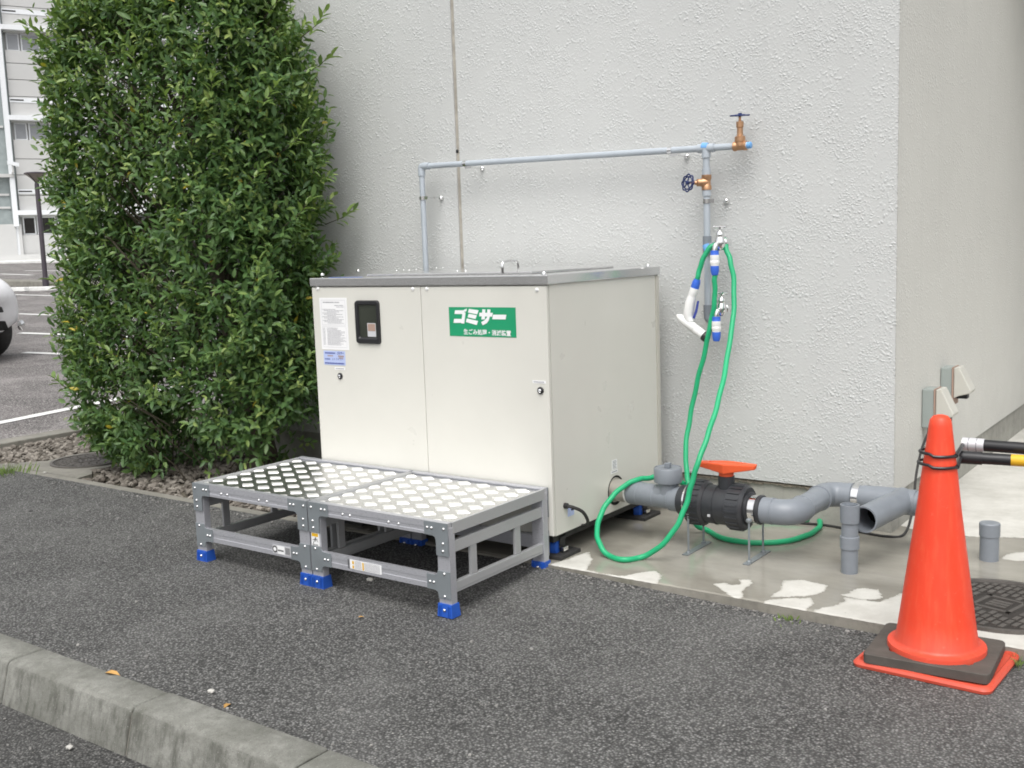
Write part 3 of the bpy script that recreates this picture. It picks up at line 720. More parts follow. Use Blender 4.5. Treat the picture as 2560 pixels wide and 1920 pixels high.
for cx_, cy_ in ((-.085, .085), (-.085, MD-.10), (-MW+.10, .085), (-MW+.10, MD-.10)):
    w_ = MB().lathe([(.014, -.017), (.034, -.017), (.042, -.012), (.042, .012), (.034, .017), (.014, .017)], (cx_+.03, cy_, .064), (1, .25, 0), 24).build('castor_wheel', 'bluefoot', mc, smooth=True)
    MB().lathe([(.016, -.019), (.016, .019)], (cx_+.03, cy_, .064), (1, .25, 0), 14).build('hub', 'chrome', w_, smooth=True)
    br = MB(); br.box(cx_-.018, cx_+.055, cy_-.03, cy_+.03, .105, .111)
    for sx_ in (-.026, .028): br.box(cx_+.03+sx_-.002, cx_+.03+sx_+.002, cy_-.018, cy_+.018, .06, .107)
    br.build('castor_fork', 'dark', mc, bevel=.001)
    MB().box(cx_+.066, cx_+.078, cy_-.02, cy_+.01, .055, .072).build('brake_tab', 'chrome', mc, bevel=.002)
    MB().box(cx_-.055, cx_+.095, cy_-.07, cy_+.07, S-.001, S+.014).build('castor_pad', 'rubber', mc, bevel=.002)

# ================================================================== WORK PLATFORMS
def gusset(m_, x, sgn_, z0, z1, zr0, zr1, reach, y, t=.003):
    """bracket plate: leg strip x..x+.052*s between z0 and z1 with an arm at zr0..zr1"""
    s_ = sgn_; lw = .052; r = .014
    pts = [(x, z0), (x+s_*lw, z0), (x+s_*lw, zr0-r), (x+s_*(lw+.004), zr0-.004), (x+s_*(lw+r), zr0), (x+s_*reach, zr0), (x+s_*reach, zr1)]
    if zr1 < z1-.005: pts += [(x+s_*(lw+r), zr1), (x+s_*(lw+.004), zr1+.004), (x+s_*lw, zr1+r), (x+s_*lw, z1), (x, z1)]
    else: pts += [(x, zr1)]
    m_.prism(pts, y-t, y, 'y')
def platform(x0, label):
    w, y0, y1, zt = .645, -.5923, -.0196, .3165; x1 = x0+w
    t = thing('work_platform', label, 'work platform', (x0+w/2, (y0+y1)/2, 0), 'aluminium work platforms in front of the machine')
    dk = MB().box(x0+.010, x1-.010, y0+.022, y1-.022, .304, .3075).build('deck', 'plate', t)
    # raised tread pads, square to the diagonals
    base = None; px_, py_ = .0903, .0697
    for i in range(8):
        for j in range(9):
            cx_ = x0+.026+i*px_-.0; cy_ = y0+.038+j*py_-.006
            L = [(-.0335, 0), (0, .026), (.0335, 0), (0, -.026)]; h = [(a*.86, b*.86) for a, b in L]
            # clip to the deck
            def cl(p): return (min(max(p[0]+cx_, x0+.012), x1-.012), min(max(p[1]+cy_, y0+.024), y1-.024))
            lo = [cl(p) for p in L]; hi = [cl(p) for p in h]
            if max(p[0] for p in lo)-min(p[0] for p in lo) < .02 or max(p[1] for p in lo)-min(p[1] for p in lo) < .016: continue
            full = all(abs(a[0]-(b[0]+cx_)) < 1e-6 and abs(a[1]-(b[1]+cy_)) < 1e-6 for a, b in zip(lo, L))
            if full and base is not None:
                c = base.copy(); COL.objects.link(c); c.parent = dk; c.location = (cx_-base_c[0], cy_-base_c[1], 0); continue
            m_ = MB(); vs2 = [(p[0], p[1], .3076) for p in lo]+[(p[0], p[1], .3105) for p in hi]+[(sum(p[0] for p in hi)/4, sum(p[1] for p in hi)/4, .3116)]
            m_.add(vs2, [(0, 1, 5, 4), (1, 2, 6, 5), (2, 3, 7, 6), (3, 0, 4, 7), (4, 5, 8), (5, 6, 8), (6, 7, 8), (7, 4, 8), (3, 2, 1, 0)])
            o = m_.build('tread_pad', 'pad', dk)
            if full: base = o; base_c = (cx_, cy_)
    # ribs of the plate between the pads
    rb = MB(); k = 0
    for x in np.arange(x0+.014, x1-.012, .0085): rb.prism([(x, .3074), (x+.0042, .3074), (x+.0021, .3079)], y0+.024, y1-.024, 'y')
    rb.build('plate_rib', 'plate', dk)['kind'] = 'stuff'
    yc = (y0+y1)/2
    def mirror(y): return 2*yc-y
    for side in (0, 1):
        f = (lambda y: y) if side == 0 else mirror
        prof = [(y0, .271), (y0, .281), (y0+.0015, .2825), (y0+.0015, .2935), (y0, .295), (y0, .3165), (y0+.022, .3165), (y0+.022, .3125), (y0+.018, .3120), (y0+.018, .271)]
        MB().prism([(f(a), b) for a, b in prof], x0+.003, x1-.003, 'x').build('top_rail', 'alu', t)
        prof = [(y0+.003, .088), (y0+.003, .105), (y0+.0045, .1065), (y0+.0045, .1205), (y0+.003, .122), (y0+.003, .137), (y0+.022, .137), (y0+.022, .088)]
        MB().prism([(f(a), b) for a, b in prof], x0+.05, x1-.05, 'x').build('lower_rail', 'alu', t)
    for xs_, dx in ((x0, 1), (x1, -1)):
        a, b = sorted((xs_, xs_+dx*.010)); MB().box(a, b, y0+.0225, y1-.0225, .277, .3155).build('side_top_rail', 'alu_y', t, bevel=.001)
        a, b = sorted((xs_+dx*.006, xs_+dx*.024)); MB().box(a, b, y0+.030, y1-.030, .213, .251).build('side_rail', 'alu_y', t, bevel=.001)
        MB().box(a, b, y0+.030, y1-.030, .078, .084).build('side_rail', 'alu_y', t)
        MB().box(a if dx < 0 else a, b, y0+.030, y1-.030, .0845, .1135).build('side_rail', 'alu_y', t, bevel=.002)
        for yy in (-.470, -.218):
            a2, b2 = sorted((xs_+dx*.009, xs_+dx*.020)); MB().box(a2, b2, yy, yy+.033, .114, .2125).build('stile', 'alu_y', t, bevel=.0015)
        for yl0, yl1 in ((y0+.0035, y0+.034), (y1-.034, y1-.0035)):
            a3, b3 = sorted((xs_+dx*.001, xs_+dx*.053))
            MB().box(a3, b3, yl0, yl1, .040, .300).build('leg', 'alu', t, bevel=.0015)
            ft = MB(); a4, b4 = a3-.0025, b3+.0025; c4, d4 = yl0-.004, yl1+.004
            ft.add([(a4-.003, c4-.003, 0.001), (b4+.003, c4-.003, 0.001), (b4+.003, d4+.003, 0.001), (a4-.003, d4+.003, 0.001), (a4, c4, .045), (b4, c4, .045), (b4, d4, .045), (a4, d4, .045)],
                   [(0, 3, 2, 1), (4, 5, 6, 7), (0, 1, 5, 4), (1, 2, 6, 5), (2, 3, 7, 6), (3, 0, 4, 7)])
            for q_ in (-.022, -.016, .016, .022):
                cxx = (a4+b4)/2+q_; ft.box(cxx-.0015, cxx+.0015, c4-.0055, c4+.001, .006, .040)
            fo = ft.build('foot', 'bluefoot', t)
            MB().dome(((a4+b4)/2, c4-.003, .025), .006, .005).build('foot_bolt', 'bolt', fo, smooth=True)
    gm = []
    for side, yy in ((0, y0), (1, y1+.003)):
        for xs_, s_ in ((x0+.0005, 1), (x1-.0005, -1)):
            for zz in (0, 1):
                m_ = MB()
                if zz: gusset(m_, xs_, s_, .206, .3168, .270, .3168, .100, yy)
                else: gusset(m_, xs_, s_, .062, .155, .0865, .138, .100, yy+(.0028 if side == 0 else -.0028))
                gm.append(m_.build('bracket', 'zinc', t, bevel=.0008, seg=1))
    proto = None
    pts = []
    for xs_, s_ in ((x0, 1), (x1, -1)):
        pts += [(xs_+s_*.017, .297, .0055), (xs_+s_*.068, .295, .0045), (xs_+s_*.086, .295, .0045), (xs_+s_*.022, .248, .0045), (xs_+s_*.023, .223, .0055),
                (xs_+s_*.024, .146, .0045), (xs_+s_*.070, .112, .0045), (xs_+s_*.086, .112, .0045), (xs_+s_*.026, .070, .0055)]
    pts += [(x0+.170, .289, .0045), (x0+.205, .289, .0045), (x0+.385, .289, .0045), (x0+.430, .289, .0045)]
    for x, z, r in pts:
        yy = y0-(.0030 if z > .2 else .0002)
        if .287 < z < .290: yy = y0+.0012
        if proto is None:
            proto = MB().dome((x, yy, z), .0055, .0042, n=10).build('rivet', 'bolt', t, smooth=True); pc = (x, yy, z)
        else:
            c = proto.copy(); COL.objects.link(c); c.parent = t; c.location = (x-pc[0], yy-pc[1], z-pc[2])
    # inner deck stiffeners
    for x in (x0+.2, x0+.43): MB().box(x, x+.03, y0+.024, y1-.024, .276, .3035).build('deck_stiffener', 'alu_y', t)
    return t
PA = platform(-1.3095, 'left aluminium work platform with checkered deck, half dark from the bush it stands beside')
PB = platform(-.6595, 'right aluminium work platform with checkered deck and a yellow warning label on its leg')
yl = -.5923
lb = MB().box(-.865, -.768, yl+.0015, yl+.0026, .0955, .130).build('maker_label', 'silver', PA)
q = MB(); q.lathe([(.013, 0), (.013, .0004)], (-.852, yl+.0013, .113), (0, -1, 0), 16)
q.build('print', 'inkk', lb)
q = MB(); q.lathe([(.008, 0), (.008, .0004)], (-.852, yl+.0008, .113), (0, -1, 0), 16)
q.box(-.838, -.800, yl+.0008, yl+.0011, .098, .128); q.build('print', 'paper', lb)
q = MB()
for k in range(7): q.box(-.835+k*.0045, -.832+k*.0045, yl+.0003, yl+.0006, .108, .114)
for k in range(5): q.box(-.795+k*.005, -.793+k*.005, yl+.0008, yl+.0011, .100, .126)
q.build('print', 'inkk', lb)['kind'] = 'stuff'
lb = MB().box(-.468, -.318, yl+.0015, yl+.0026, .0985, .131).build('care_label', 'paper', PB)
q = MB()
for z in np.arange(.102, .128, .0042):
    for a_, b_ in ((-.443, -.412), (-.398, -.325)):
        x = a_
        while x < b_: w_ = random.uniform(.002, .006); q.box(x, min(b_, x+w_), yl+.0008, yl+.0011, z, z+.0016); x += w_+.0012
q.build('print', 'ink', lb)['kind'] = 'stuff'
q = MB(); q.box(-.4555, -.4475, yl+.0008, yl+.0011, .101, .112); q.box(-.4555, -.4475, yl+.0008, yl+.0011, .116, .127); q.box(-.4075, -.4005, yl+.0008, yl+.0011, .101, .128); q.build('print', 'yellow', lb)
q = MB(); q.box(-.478, -.476, yl+.0022, yl+.0028, .097, .131); q.box(-.4725, -.4705, yl+.0022, yl+.0028, .097, .131); q.build('print', 'inkk', lb)
wl_ = MB().box(-.6535, -.6135, yl+.0012, yl+.0033, .1565, .2045).build('warning_label', 'paper', PB)
q = MB(); q.box(-.6505, -.6185, yl+.0006, yl+.0009, .190, .202); q.build('print', 'yellow', wl_)
q = MB()
for (a_, b_) in (((-.645, .163), (-.634, .184)), ((-.646, .178), (-.622, .182)), ((-.634, .186), (-.620, .172)), ((-.634, .172), (-.630, .188))):
    va, vb = Vector((a_[0], yl+.0006, a_[1])), Vector((b_[0], yl+.0006, b_[1])); q.tube([va, vb], .0009, 5)
for k in range(4): q.box(-.648+k*.0075, -.644+k*.0075, yl+.0006, yl+.0009, .158, .162)
q.build('print', 'inkk', wl_)

# ================================================================== WATER PIPE ON THE WALL
YP = .862
wp = thing('water_pipe', 'grey blue water pipe clamped along the textured wall above the machine with two shut-off valves', 'water pipe', (.2, YP, 1.0))
zL, zR = 1.590, 1.556
pz = lambda x: zL+(x+1.304)/(.206+1.304)*(zR-zL)
rp = .0135
MB().tube([(-1.285, YP, pz(-1.285)), (.345, YP, pz(.345))], rp, 16).build('horizontal_pipe', 'pvc2', wp, smooth=True)
MB().tube([(-1.304, YP, 1.575), (-1.304, YP, S+.25)], rp, 16).build('left_riser', 'pvc2', wp, smooth=True)
MB().tube([(.206, YP, 1.53), (.206, YP, .90)], rp, 16).build('right_riser', 'pvc2', wp, smooth=True)
MB().tube(spline([(-1.304, YP, 1.545), (-1.304, YP, 1.575), (-1.300, YP, 1.588), (-1.285, YP, 1.590), (-1.255, YP, 1.589)], 5), .0175, 16).build('elbow', 'pvc2', wp, smooth=True)
tee = MB(); tee.tube([(.170, YP, pz(.17)), (.242, YP, pz(.242))], .0178, 16); tee.tube([(.206, YP, 1.552), (.206, YP, 1.518)], .0178, 16); tee.build('tee', 'pvc2', wp, smooth=True)
q = MB(); q.tube([(.19, YP-.0012, 1.562), (.215, YP-.0012, 1.560)], .0172, 12); q.build('primer_mark', 'bluetape', wp, smooth=True)
MB().tube(spline([(.206, YP, .925), (.206, YP, .885), (.211, YP, .868), (.228, YP-.004, .862), (.25, YP-.01, .862)], 5), .0178, 16).build('elbow', 'pvc', wp, smooth=True)
q = MB(); q.tube([(.206, YP, 1.205), (.206, YP, 1.125)], .0180, 16); q.tube([(.206, YP, 1.162), (.262, YP, 1.162)], .0178, 14); q.build('tee', 'pvc', wp, smooth=True)
for a_, b_ in (((.206, YP-.012, 1.17), (.214, YP-.014, 1.148)), ((.255, YP-.004, 1.168), (.268, YP-.004, 1.160))):
    MB().tube([a_, b_], .0155, 10).build('primer_mark', 'bluetape', wp, smooth=True)
def clamp(x, z, vertical, nm='wall_clamp'):
    cm = MB(); ax = (0, 0, 1) if vertical else (1, 0, 0)
    cm.lathe([(rp+.0005, -.009), (rp+.003, -.009), (rp+.003, .009), (rp+.0005, .009)], (x, YP, z), ax, 16)
    if vertical:
        cm.box(x+rp, x+.036, YP-.006, YP-.003, z-.008, z+.008); cm.tube([(x+.030, YP, z), (x+.048, YP+.055, z)], .0035, 8); cm.lathe([(.014, 0), (.010, -.012), (.004, -.016)], (x+.05, YW-.001, z), (0, 1, 0), 14)
    else:
        cm.box(x-.003, x+.035, YP-.003, YP, z-.024, z-.010); cm.tube([(x+.03, YP, z-.02), (x+.035, YP+.08, z-.022)], .0035, 8); cm.lathe([(.013, 0), (.009, -.010), (.004, -.013)], (x+.036, YW-.001, z-.022), (0, 1, 0), 14)
    cm.build(nm, 'chrome', wp, smooth=True)
clamp(-1.304, 1.438, True); clamp(.206, 1.345, True); clamp(-1.03, pz(-1.03), False); clamp(.045, pz(.045), False)
def handwheel(c, axis, r, parent):
    ax = Vector(axis).normalized(); u_ = ax.orthogonal().normalized(); w_ = ax.cross(u_); c = Vector(c)
    m_ = MB(); P = []
    for k in range(48):
        a = 2*math.pi*k/48; rr = r*(1+.075*math.cos(8*a)); P.append(c+(u_*math.cos(a)+w_*math.sin(a))*rr)
    m_.tube(P, .0032, 8, closed=True)
    P = [c+(u_*math.cos(2*math.pi*k/32)+w_*math.sin(2*math.pi*k/32))*r*.76 for k in range(32)]; m_.tube(P, .0028, 8, closed=True)
    for k in range(8):
        a = 2*math.pi*(k+.5)/8; d_ = u_*math.cos(a)+w_*math.sin(a); m_.tube([c+d_*r*.76, c+d_*r*.94], .0022, 6)
    for k in range(5):
        a = 2*math.pi*k/5; d_ = u_*math.cos(a)+w_*math.sin(a); m_.tube([c+ax*.004, c+d_*r*.76], .0030, 6)
    m_.lathe([(.008, -.004), (.008, .008), (.004, .010), (0, .010)], c, ax, 10)
    return m_.build('hand_wheel', 'navy', parent, smooth=True)
# end valve: stem up
xv = .352; zv = pz(xv)
v1 = MB(); v1.lathe([(.017, -.026), (.019, -.026), (.019, -.016), (.0165, -.012), (.0165, .012), (.019, .016), (.019, .028), (.015, .028)], (xv, YP, zv), (1, 0, 0), 16)
v1.lathe([(.019, 0), (.019, .016), (.021, .018), (.021, .036), (.013, .040), (.0118, .052), (.0115, .070), (.0145, .073), (.0145, .094), (.006, .096), (.0045, .116)], (xv, YP, zv), (0, 0, 1), 12)
vo = v1.build('end_valve', 'bronze', wp, smooth=True); handwheel((xv, YP, zv+.118), (.05, -.10, 1), .036, vo)
MB().lathe([(.0135, .026), (.0135, .030), (.013, .032), (.013, .046), (.009, .048)], (xv, YP, zv), (1, 0, 0), 16).build('blue_plug', 'bluetape', vo, smooth=True)
MB().lathe([(.0138, .0285), (.0138, .0305)], (xv, YP, zv), (1, 0, 0), 16).build('thread_tape', 'white', vo, smooth=True)
zb = 1.420; v2 = MB()
v2.lathe([(.018, -.030), (.020, -.030), (.020, -.014), (.017, -.010), (.017, .010), (.020, .014), (.020, .030), (.018, .030)], (.206, YP, zb), (0, 0, 1), 16)
ax2 = (-.72, -.69, .0)
v2.lathe([(.018, 0), (.018, .020), (.015, .024), (.015, .040), (.009, .043), (.007, .055), (.0035, .056), (.0035, .075)], (.206, YP, zb), ax2, 12)
vo2 = v2.build('stop_valve', 'bronze', wp, smooth=True)
c2 = Vector((.206, YP, zb))+Vector(ax2).normalized()*.078
handwheel(c2, (-.35, -.93, .12), .033, vo2)
for dz_ in (-.04, .04): MB().lathe([(.0178, -.014), (.0178, .014)], (.206, YP, zb+dz_), (0, 0, 1), 16).build('socket', 'pvc2', wp, smooth=True)

def tap(loc, label, wallward=.03):
    t = thing('water_tap', label, 'tap', loc, 'chrome taps on the water pipe'); x, y, z = 0, 0, 0
    K = 1.3
    b = MB(); b.lathe([(.011, 0), (.011, .02), (.014, .022), (.014, .030), (.010, .033)], (.012, wallward+.012, 0), (-.25, -1, 0), 14)
    b.lathe([(.005, -.022), (.010, -.022), (.016, -.012), (.017, 0), (.015, .012), (.013, .018), (.014, .020), (.014, .028), (.009, .036), (.004, .038), (.0035, .046)], (0, 0, 0), (0, 0, 1), 16)
    b.tube(spline([(0, -.002, -.004), (-.004, -.014, -.003), (-.006, -.022, -.010), (-.007, -.024, -.026)], 4), .0075, 12)
    hd = MB(); hd.tube([(-.021, 0, .048), (.021, 0, .048)], .0042, 10); hd.lathe([(.005, .040), (.006, .048), (0, .054)], (0, 0, 0), (0, 0, 1), 10)
    for m_, nm in ((b, 'tap_body'), (hd, 'tap_handle')):
        m_.v = [(loc[0]+p[0]*K, loc[1]+p[1]*K, loc[2]+p[2]*K) for p in m_.v]; m_.build(nm, 'chrome', t, smooth=True)
    return t
T1 = tuple(at(1800, 607, 'y', .80)); T2 = tuple(at(1804, 772, 'y', .80))
tap(T1, 'upper chrome tap with T handle that the green hose hangs over')
tap(T2, 'lower chrome tap behind the hanging green hose with no hose fitted')
def connector(c, label, parent=None):
    x, y, z = c
    t = thing('hose_connector', label, 'hose connector', c, 'blue and white hose connectors under the taps')
    MB().lathe([(.010, .001), (.0165, 0), (.0165, -.016), (.0172, -.017)], c, (0, 0, 1), 20).build('collar', 'blue', t, smooth=True)
    MB().lathe([(.0182, -.017), (.0188, -.034), (.0176, -.038), (.0192, -.042), (.0192, -.050), (.0168, -.055), (.0168, -.060)], c, (0, 0, 1), 20).build('sleeve', 'white', t, smooth=True)
    MB().lathe([(.0168, -.0602), (.0174, -.063), (.0165, -.082), (.013, -.096), (.010, -.098)], c, (0, 0, 1), 20).build('nut', 'blue', t, smooth=True)
    return t
c1 = (T1[0]-.009, T1[1]-.031, T1[2]-.030); c2_ = (T2[0]-.009, T2[1]-.031, T2[2]-.030)
connector(c1, 'blue and white hose connector on the upper tap, holding the end of the green hose')
connector(c2_, 'blue and white hose connector hanging empty under the lower tap')

# ================================================================== HOSE + NOZZLE
def hp_(px, py, y): return at(px, py, 'y', y)
hr = .0103
path = [Vector(c1)+Vector((0, 0, -.09)), Vector(c1)+Vector((-.001, 0, -.13)), hp_(1786, 760, .768), hp_(1776, 810, .768), hp_(1762, 880, .77), hp_(1742, 960, .76), hp_(1726, 1040, .74), hp_(1715, 1110, .70), hp_(1716, 1170, .66), hp_(1722, 1215, .61)]
gz = lambda px, py: at(px, py, 'z', S+hr+.001)
path += [Vector((.275, .575, .085)), gz(1768, 1325), gz(1800, 1343), gz(1850, 1354), gz(1910, 1357), gz(1970, 1352), gz(2020, 1337), gz(2046, 1320), gz(2050, 1306), gz(2036, 1296)]
path += [Vector((.56, .915, S+hr)), Vector((.44, .90, .05)), Vector((.33, .80, .085)), Vector((.23, .66, .19)), Vector((.18, .545, .272))]
path += [hp_(1625, 1195, .475), hp_(1597, 1198, .425), hp_(1565, 1212, .375), hp_(1532, 1240, .315), hp_(1506, 1278, .262), hp_(1493, 1320, .20), hp_(1498, 1358, .15), gz(1522, 1389), gz(1560, 1399), gz(1606, 1392),
         hp_(1652, 1365, .19), hp_(1690, 1318, .215), hp_(1714, 1265, .245), hp_(1729, 1210, .265), hp_(1742, 1165, .28), hp_(1762, 1110, .33), hp_(1785, 1040, .42), hp_(1806, 960, .53), hp_(1822, 870, .65), hp_(1834, 780, .74), hp_(1834, 700, .785), hp_(1825, 650, .80),
         hp_(1815, 620, .815), Vector((T1[0]+.006, .828, T1[2]+.012)), hp_(1786, 612, .815), hp_(1769, 626, .800), hp_(1753, 660, .79), hp_(1745, 690, .785), hp_(1741, 704, .785)]
hpts = [p+Vector((.0012*math.sin(i*.9), .0012*math.sin(i*.7+1), 0)) for i, p in enumerate(spline(path, 7))]
hose = MB().tube(hpts, hr, 12).build('garden_hose', 'hose', smooth=True)
tag(hose, 'green garden hose looping from the upper tap down over the drain pipe and slab', 'hose')
nz = thing('spray_nozzle', 'white and blue spray nozzle hanging on the end of the green hose', 'hose nozzle', hp_(1740, 715, .785))
NP = lambda px, py, y=.785: hp_(px, py, y)
def pth(pts, radii, name, mat, smooth=True): return MB().tube(pts, radii, 16).build(name, mat, nz, smooth=smooth)
pth([NP(1744, 698), NP(1741, 706), NP(1738, 716), NP(1737, 721)], [.0125, .0165, .0172, .0165], 'collar', 'blue')
pth([NP(1737, 720), NP(1734, 730), NP(1730, 741)], [.0180, .0188, .0170], 'hose_socket', 'white')
pth(spline([NP(1731, 738), NP(1726, 755), NP(1722, 775), NP(1721, 792), NP(1727, 806)], 4), [.0165+.0045*math.sin(k/16*math.pi) for k in range(17)], 'grip', 'white')
a0, a1 = NP(1693, 788), NP(1759, 838)
ax = (a1-a0); Ln = ax.length; ax.normalize()
MB().lathe([(0, -.004), (.004, -.002), (.017, .020), (.0195, .045), (.0195, Ln*.66), (.0178, Ln*.68), (.0190, Ln*.70), (.0190, Ln)], a0, ax, 20).build('head', 'white', nz, smooth=True)
MB().lathe([(.0200, 0), (.0212, .003), (.0212, .018), (.017, .021), (.015, .014)], a1, ax, 20).build('tip', 'dark', nz, smooth=True)
MB().add([NP(1743, 752, .776), NP(1748, 752, .778), NP(1744, 778, .778), NP(1737, 797, .778), NP(1731, 795, .778), NP(1738, 775, .778)]+[NP(1743, 752, .794), NP(1748, 752, .792), NP(1744, 778, .792), NP(1737, 797, .792), NP(1731, 795, .792), NP(1738, 775, .792)],
         [(0, 1, 2, 3, 4, 5), (11, 10, 9, 8, 7, 6)]+[(i, (i+1) % 6, (i+1) % 6+6, i+6) for i in range(6)]).build('trigger', 'inkb', nz, bevel=.001)

# ================================================================== DRAIN LINE
dl = thing('drain_pipe', 'thick grey drain pipe with black ball valve and orange handle, beside the machine', 'drain pipe', (.5, .41, S))
DZ = .217; D0, D1 = .43, .40
dy = lambda x: D0+(D1-D0)*min(1, x/.35)
def seg(x0, x1, r, nm, mat, lip=0, n=28):
    m_ = MB(); a = Vector((x0, dy(x0), DZ)); b = Vector((x1, dy(x1), DZ)); L_ = (b-a).length
    pr_ = [(r-lip, 0), (r, .002), (r, L_-.002), (r-lip, L_)] if lip else [(r, 0), (r, L_)]
    return m_.lathe(pr_, a, b-a, n).build(nm, mat, dl, smooth=True)
seg(-.02, .075, .0435, 'outlet_stub', 'steelpipe'); seg(.0015, .006, .049, 'outlet_ring', 'steelpipe')
seg(.070, .0765, .0462, 'gasket', 'white'); seg(.077, .125, .0465, 'coupling', 'pvc', .002); seg(.120, .20, .0450, 'coupling', 'pvc', .002)
seg(.19, .275, .0435, 'tee_body', 'pvc'); seg(.265, .318, .0480, 'socket', 'pvc', .002)
tc = Vector((.250, dy(.25), DZ))
MB().lathe([(.040, .0), (.040, .060), (.053, .062), (.054, .066), (.054, .115), (.051, .119), (.048, .112), (.010, .112)], tc, (0, 0, 1), 28).build('cleanout_cup', 'pvc', dl, smooth=True)
MB().lathe([(.049, .110), (.049, .1165), (.0, .1165)], tc, (0, 0, 1), 28).build('cleanout_cap', 'pvc', dl, smooth=True)
MB().box(tc.x-.011, tc.x+.011, tc.y-.011, tc.y+.011, tc.z+.1165, tc.z+.136).build('cap_lug', 'pvc', dl, bevel=.003)
dg = MB(); dg.lathe([(.038, 0), (.038, .055)], tc+Vector((-.055, 0, -.005)), (.82, 0, .58), 20); dg.build('wye_branch', 'pvc', dl, smooth=True)
seg(.312, .352, .058, 'end_connector', 'blackpvc', .003)
def union(x0, x1, r):
    m_ = MB(); m_.lathe([(r*.86, 0), (r, .006), (r, x1-x0-.010), (r*.90, x1-x0)], (x0, D1, DZ), (1, 0, 0), 40)
    for k in range(22):
        a = 2*math.pi*k/22; c = Vector((x0, D1, DZ)); d_ = Vector((0, math.cos(a), math.sin(a))); t_ = Vector((0, -math.sin(a), math.cos(a)))
        p = [c+d_*(r-.001)-t_*.004, c+d_*(r-.001)+t_*.004, c+d_*(r+.0035)+t_*.003, c+d_*(r+.0035)-t_*.003]
        m_.add([v+Vector((.010, 0, 0)) for v in p]+[v+Vector((x1-x0-.014, 0, 0)) for v in p], [(0, 3, 2, 1), (4, 5, 6, 7), (0, 1, 5, 4), (1, 2, 6, 5), (2, 3, 7, 6), (3, 0, 4, 7)])
    return m_.build('union_nut', 'blackpvc', dl, smooth=True)
union(.350, .424, .083); union(.512, .582, .083)
seg(.420, .515, .072, 'valve_body', 'blackpvc', .004)
MB().lathe([(.075, 0), (.075, .004)], (.462, D1, DZ), (1, 0, 0), 40).build('body_rib', 'blackpvc', dl, smooth=True)
MB().box(.452, .462, D1-.076, D1-.070, DZ-.03, DZ-.022).build('body_badge', 'silver', dl)
sc_ = Vector((.494, D1, DZ))
MB().lathe([(.030, .05), (.030, .112), (.026, .114)], sc_, (0, 0, 1), 20).build('valve_neck', 'blackpvc', dl, smooth=True)
hn = MB(); ca, sa = math.cos(R_(8)), math.sin(R_(8)); zt_ = DZ+.160
pl = [(-.112, -.010), (-.108, -.016), (-.030, -.038), (0, -.050), (.030, -.038), (.108, -.014), (.114, -.006), (.112, .014), (.02, .026), (-.02, .026), (-.110, .012)]
top_ = [(sc_.x+a*ca-b*sa, sc_.y+a*sa+b*ca) for a, b in pl]
hn.add([(x, y, zt_+.004*(1-abs(p[0])/.114)) for (x, y), p in zip(top_, pl)]+[((x-sc_.x)*.97+sc_.x, (y-sc_.y)*.86+sc_.y, zt_-.017-.018*(1-abs(p[0])/.114)) for (x, y), p in zip(top_, pl)], [tuple(range(11)), tuple(range(21, 10, -1))]+[(i, (i+1) % 11, (i+1) % 11+11, i+11) for i in range(11)])
hh = hn.build('lever_handle', 'orange', dl, bevel=.004, seg=2)
MB().lathe([(.0275, .112), (.0275, .138)], sc_, (0, 0, 1), 20).build('handle_hub', 'orange', hh, smooth=True)
for dx in (-.06, .06): MB().dome((sc_.x+dx*ca, sc_.y+dx*sa, zt_), .004, .005, (0, 0, 1)).build('handle_knob', 'orange', hh, smooth=True)
seg(.578, .592, .060, 'end_connector', 'blackpvc', .003); seg(.590, .628, .047, 'end_connector', 'blackpvc')
seg(.622, .636, .054, 'flange', 'blackpvc', .002); seg(.634, .676, .0475, 'socket', 'pvc', .002)
def bandclamp(c, axis, r, legs, drop):
    m_ = MB(); m_.lathe([(r, -.012), (r+.003, -.012), (r+.003, .012), (r, .012)], c, axis, 28)
    m_.build('band_clamp', 'chrome', dl, smooth=True)
    for (x, y) in legs:
        lg = MB(); lg.tube([(x, y, drop), (x, y, S+.004)], .0042, 8); lg.lathe([(.010, 0), (.010, .006), (.005, .010)], (x, y, S), (0, 0, 1), 8)
        lg.lathe([(.009, 0), (.011, .003), (.011, .010), (.006, .014)], (x, y, drop-.012), (0, 0, 1), 8)
        lg.build('support_rod', 'zinc', dl, smooth=True)
bandclamp((.606, D1, DZ), (1, 0, 0), .0475, ((.612, .330), (.606, .470)), DZ-.020)
bandclamp((.350, D1+.002, DZ), (1, 0, 0), .0585, ((.372, .330), (.362, .478)), DZ-.020)
for pts_ in (((.372, .30), (.362, .50)), ((.612, .30), (.606, .50))):
    (xa, ya), (xb, yb) = pts_; MB().box(xa-.012, xa+.012, ya, yb, S+.0005, S+.0035).build('support_strap', 'zinc', dl)
def pipe(pts, r, nm, mat='pvc', n=28): return MB().tube(pts, r, n).build(nm, mat, dl, smooth=True)
re = .046; YB = .752
arc = lambda cx, cy, r, a0, a1, n=9: [(cx+r*math.cos(R_(a0+(a1-a0)*k/n)), cy+r*math.sin(R_(a0+(a1-a0)*k/n)), DZ) for k in range(n+1)]
pipe([(.668, D1, DZ)]+arc(.690, D1+.058, .058, -90, 0)+[(.748, D1+.085, DZ)], .0468, 'elbow')
seg(.670, .676, .0488, 'elbow_lip', 'pvc')
pipe([(.748, .47, DZ), (.748, .70, DZ)], .0435, 'cross_pipe')
MB().lathe([(.0445, 0), (.0485, .001), (.0485, .006), (.0445, .008)], (.748, D1+.080, DZ), (0, 1, 0), 28).build('elbow_lip', 'pvc', dl, smooth=True)
pipe([(.748, YB-.09, DZ)]+arc(.806, YB-.058, .058, 180, 90)+[(.835, YB, DZ)], .0468, 'elbow')
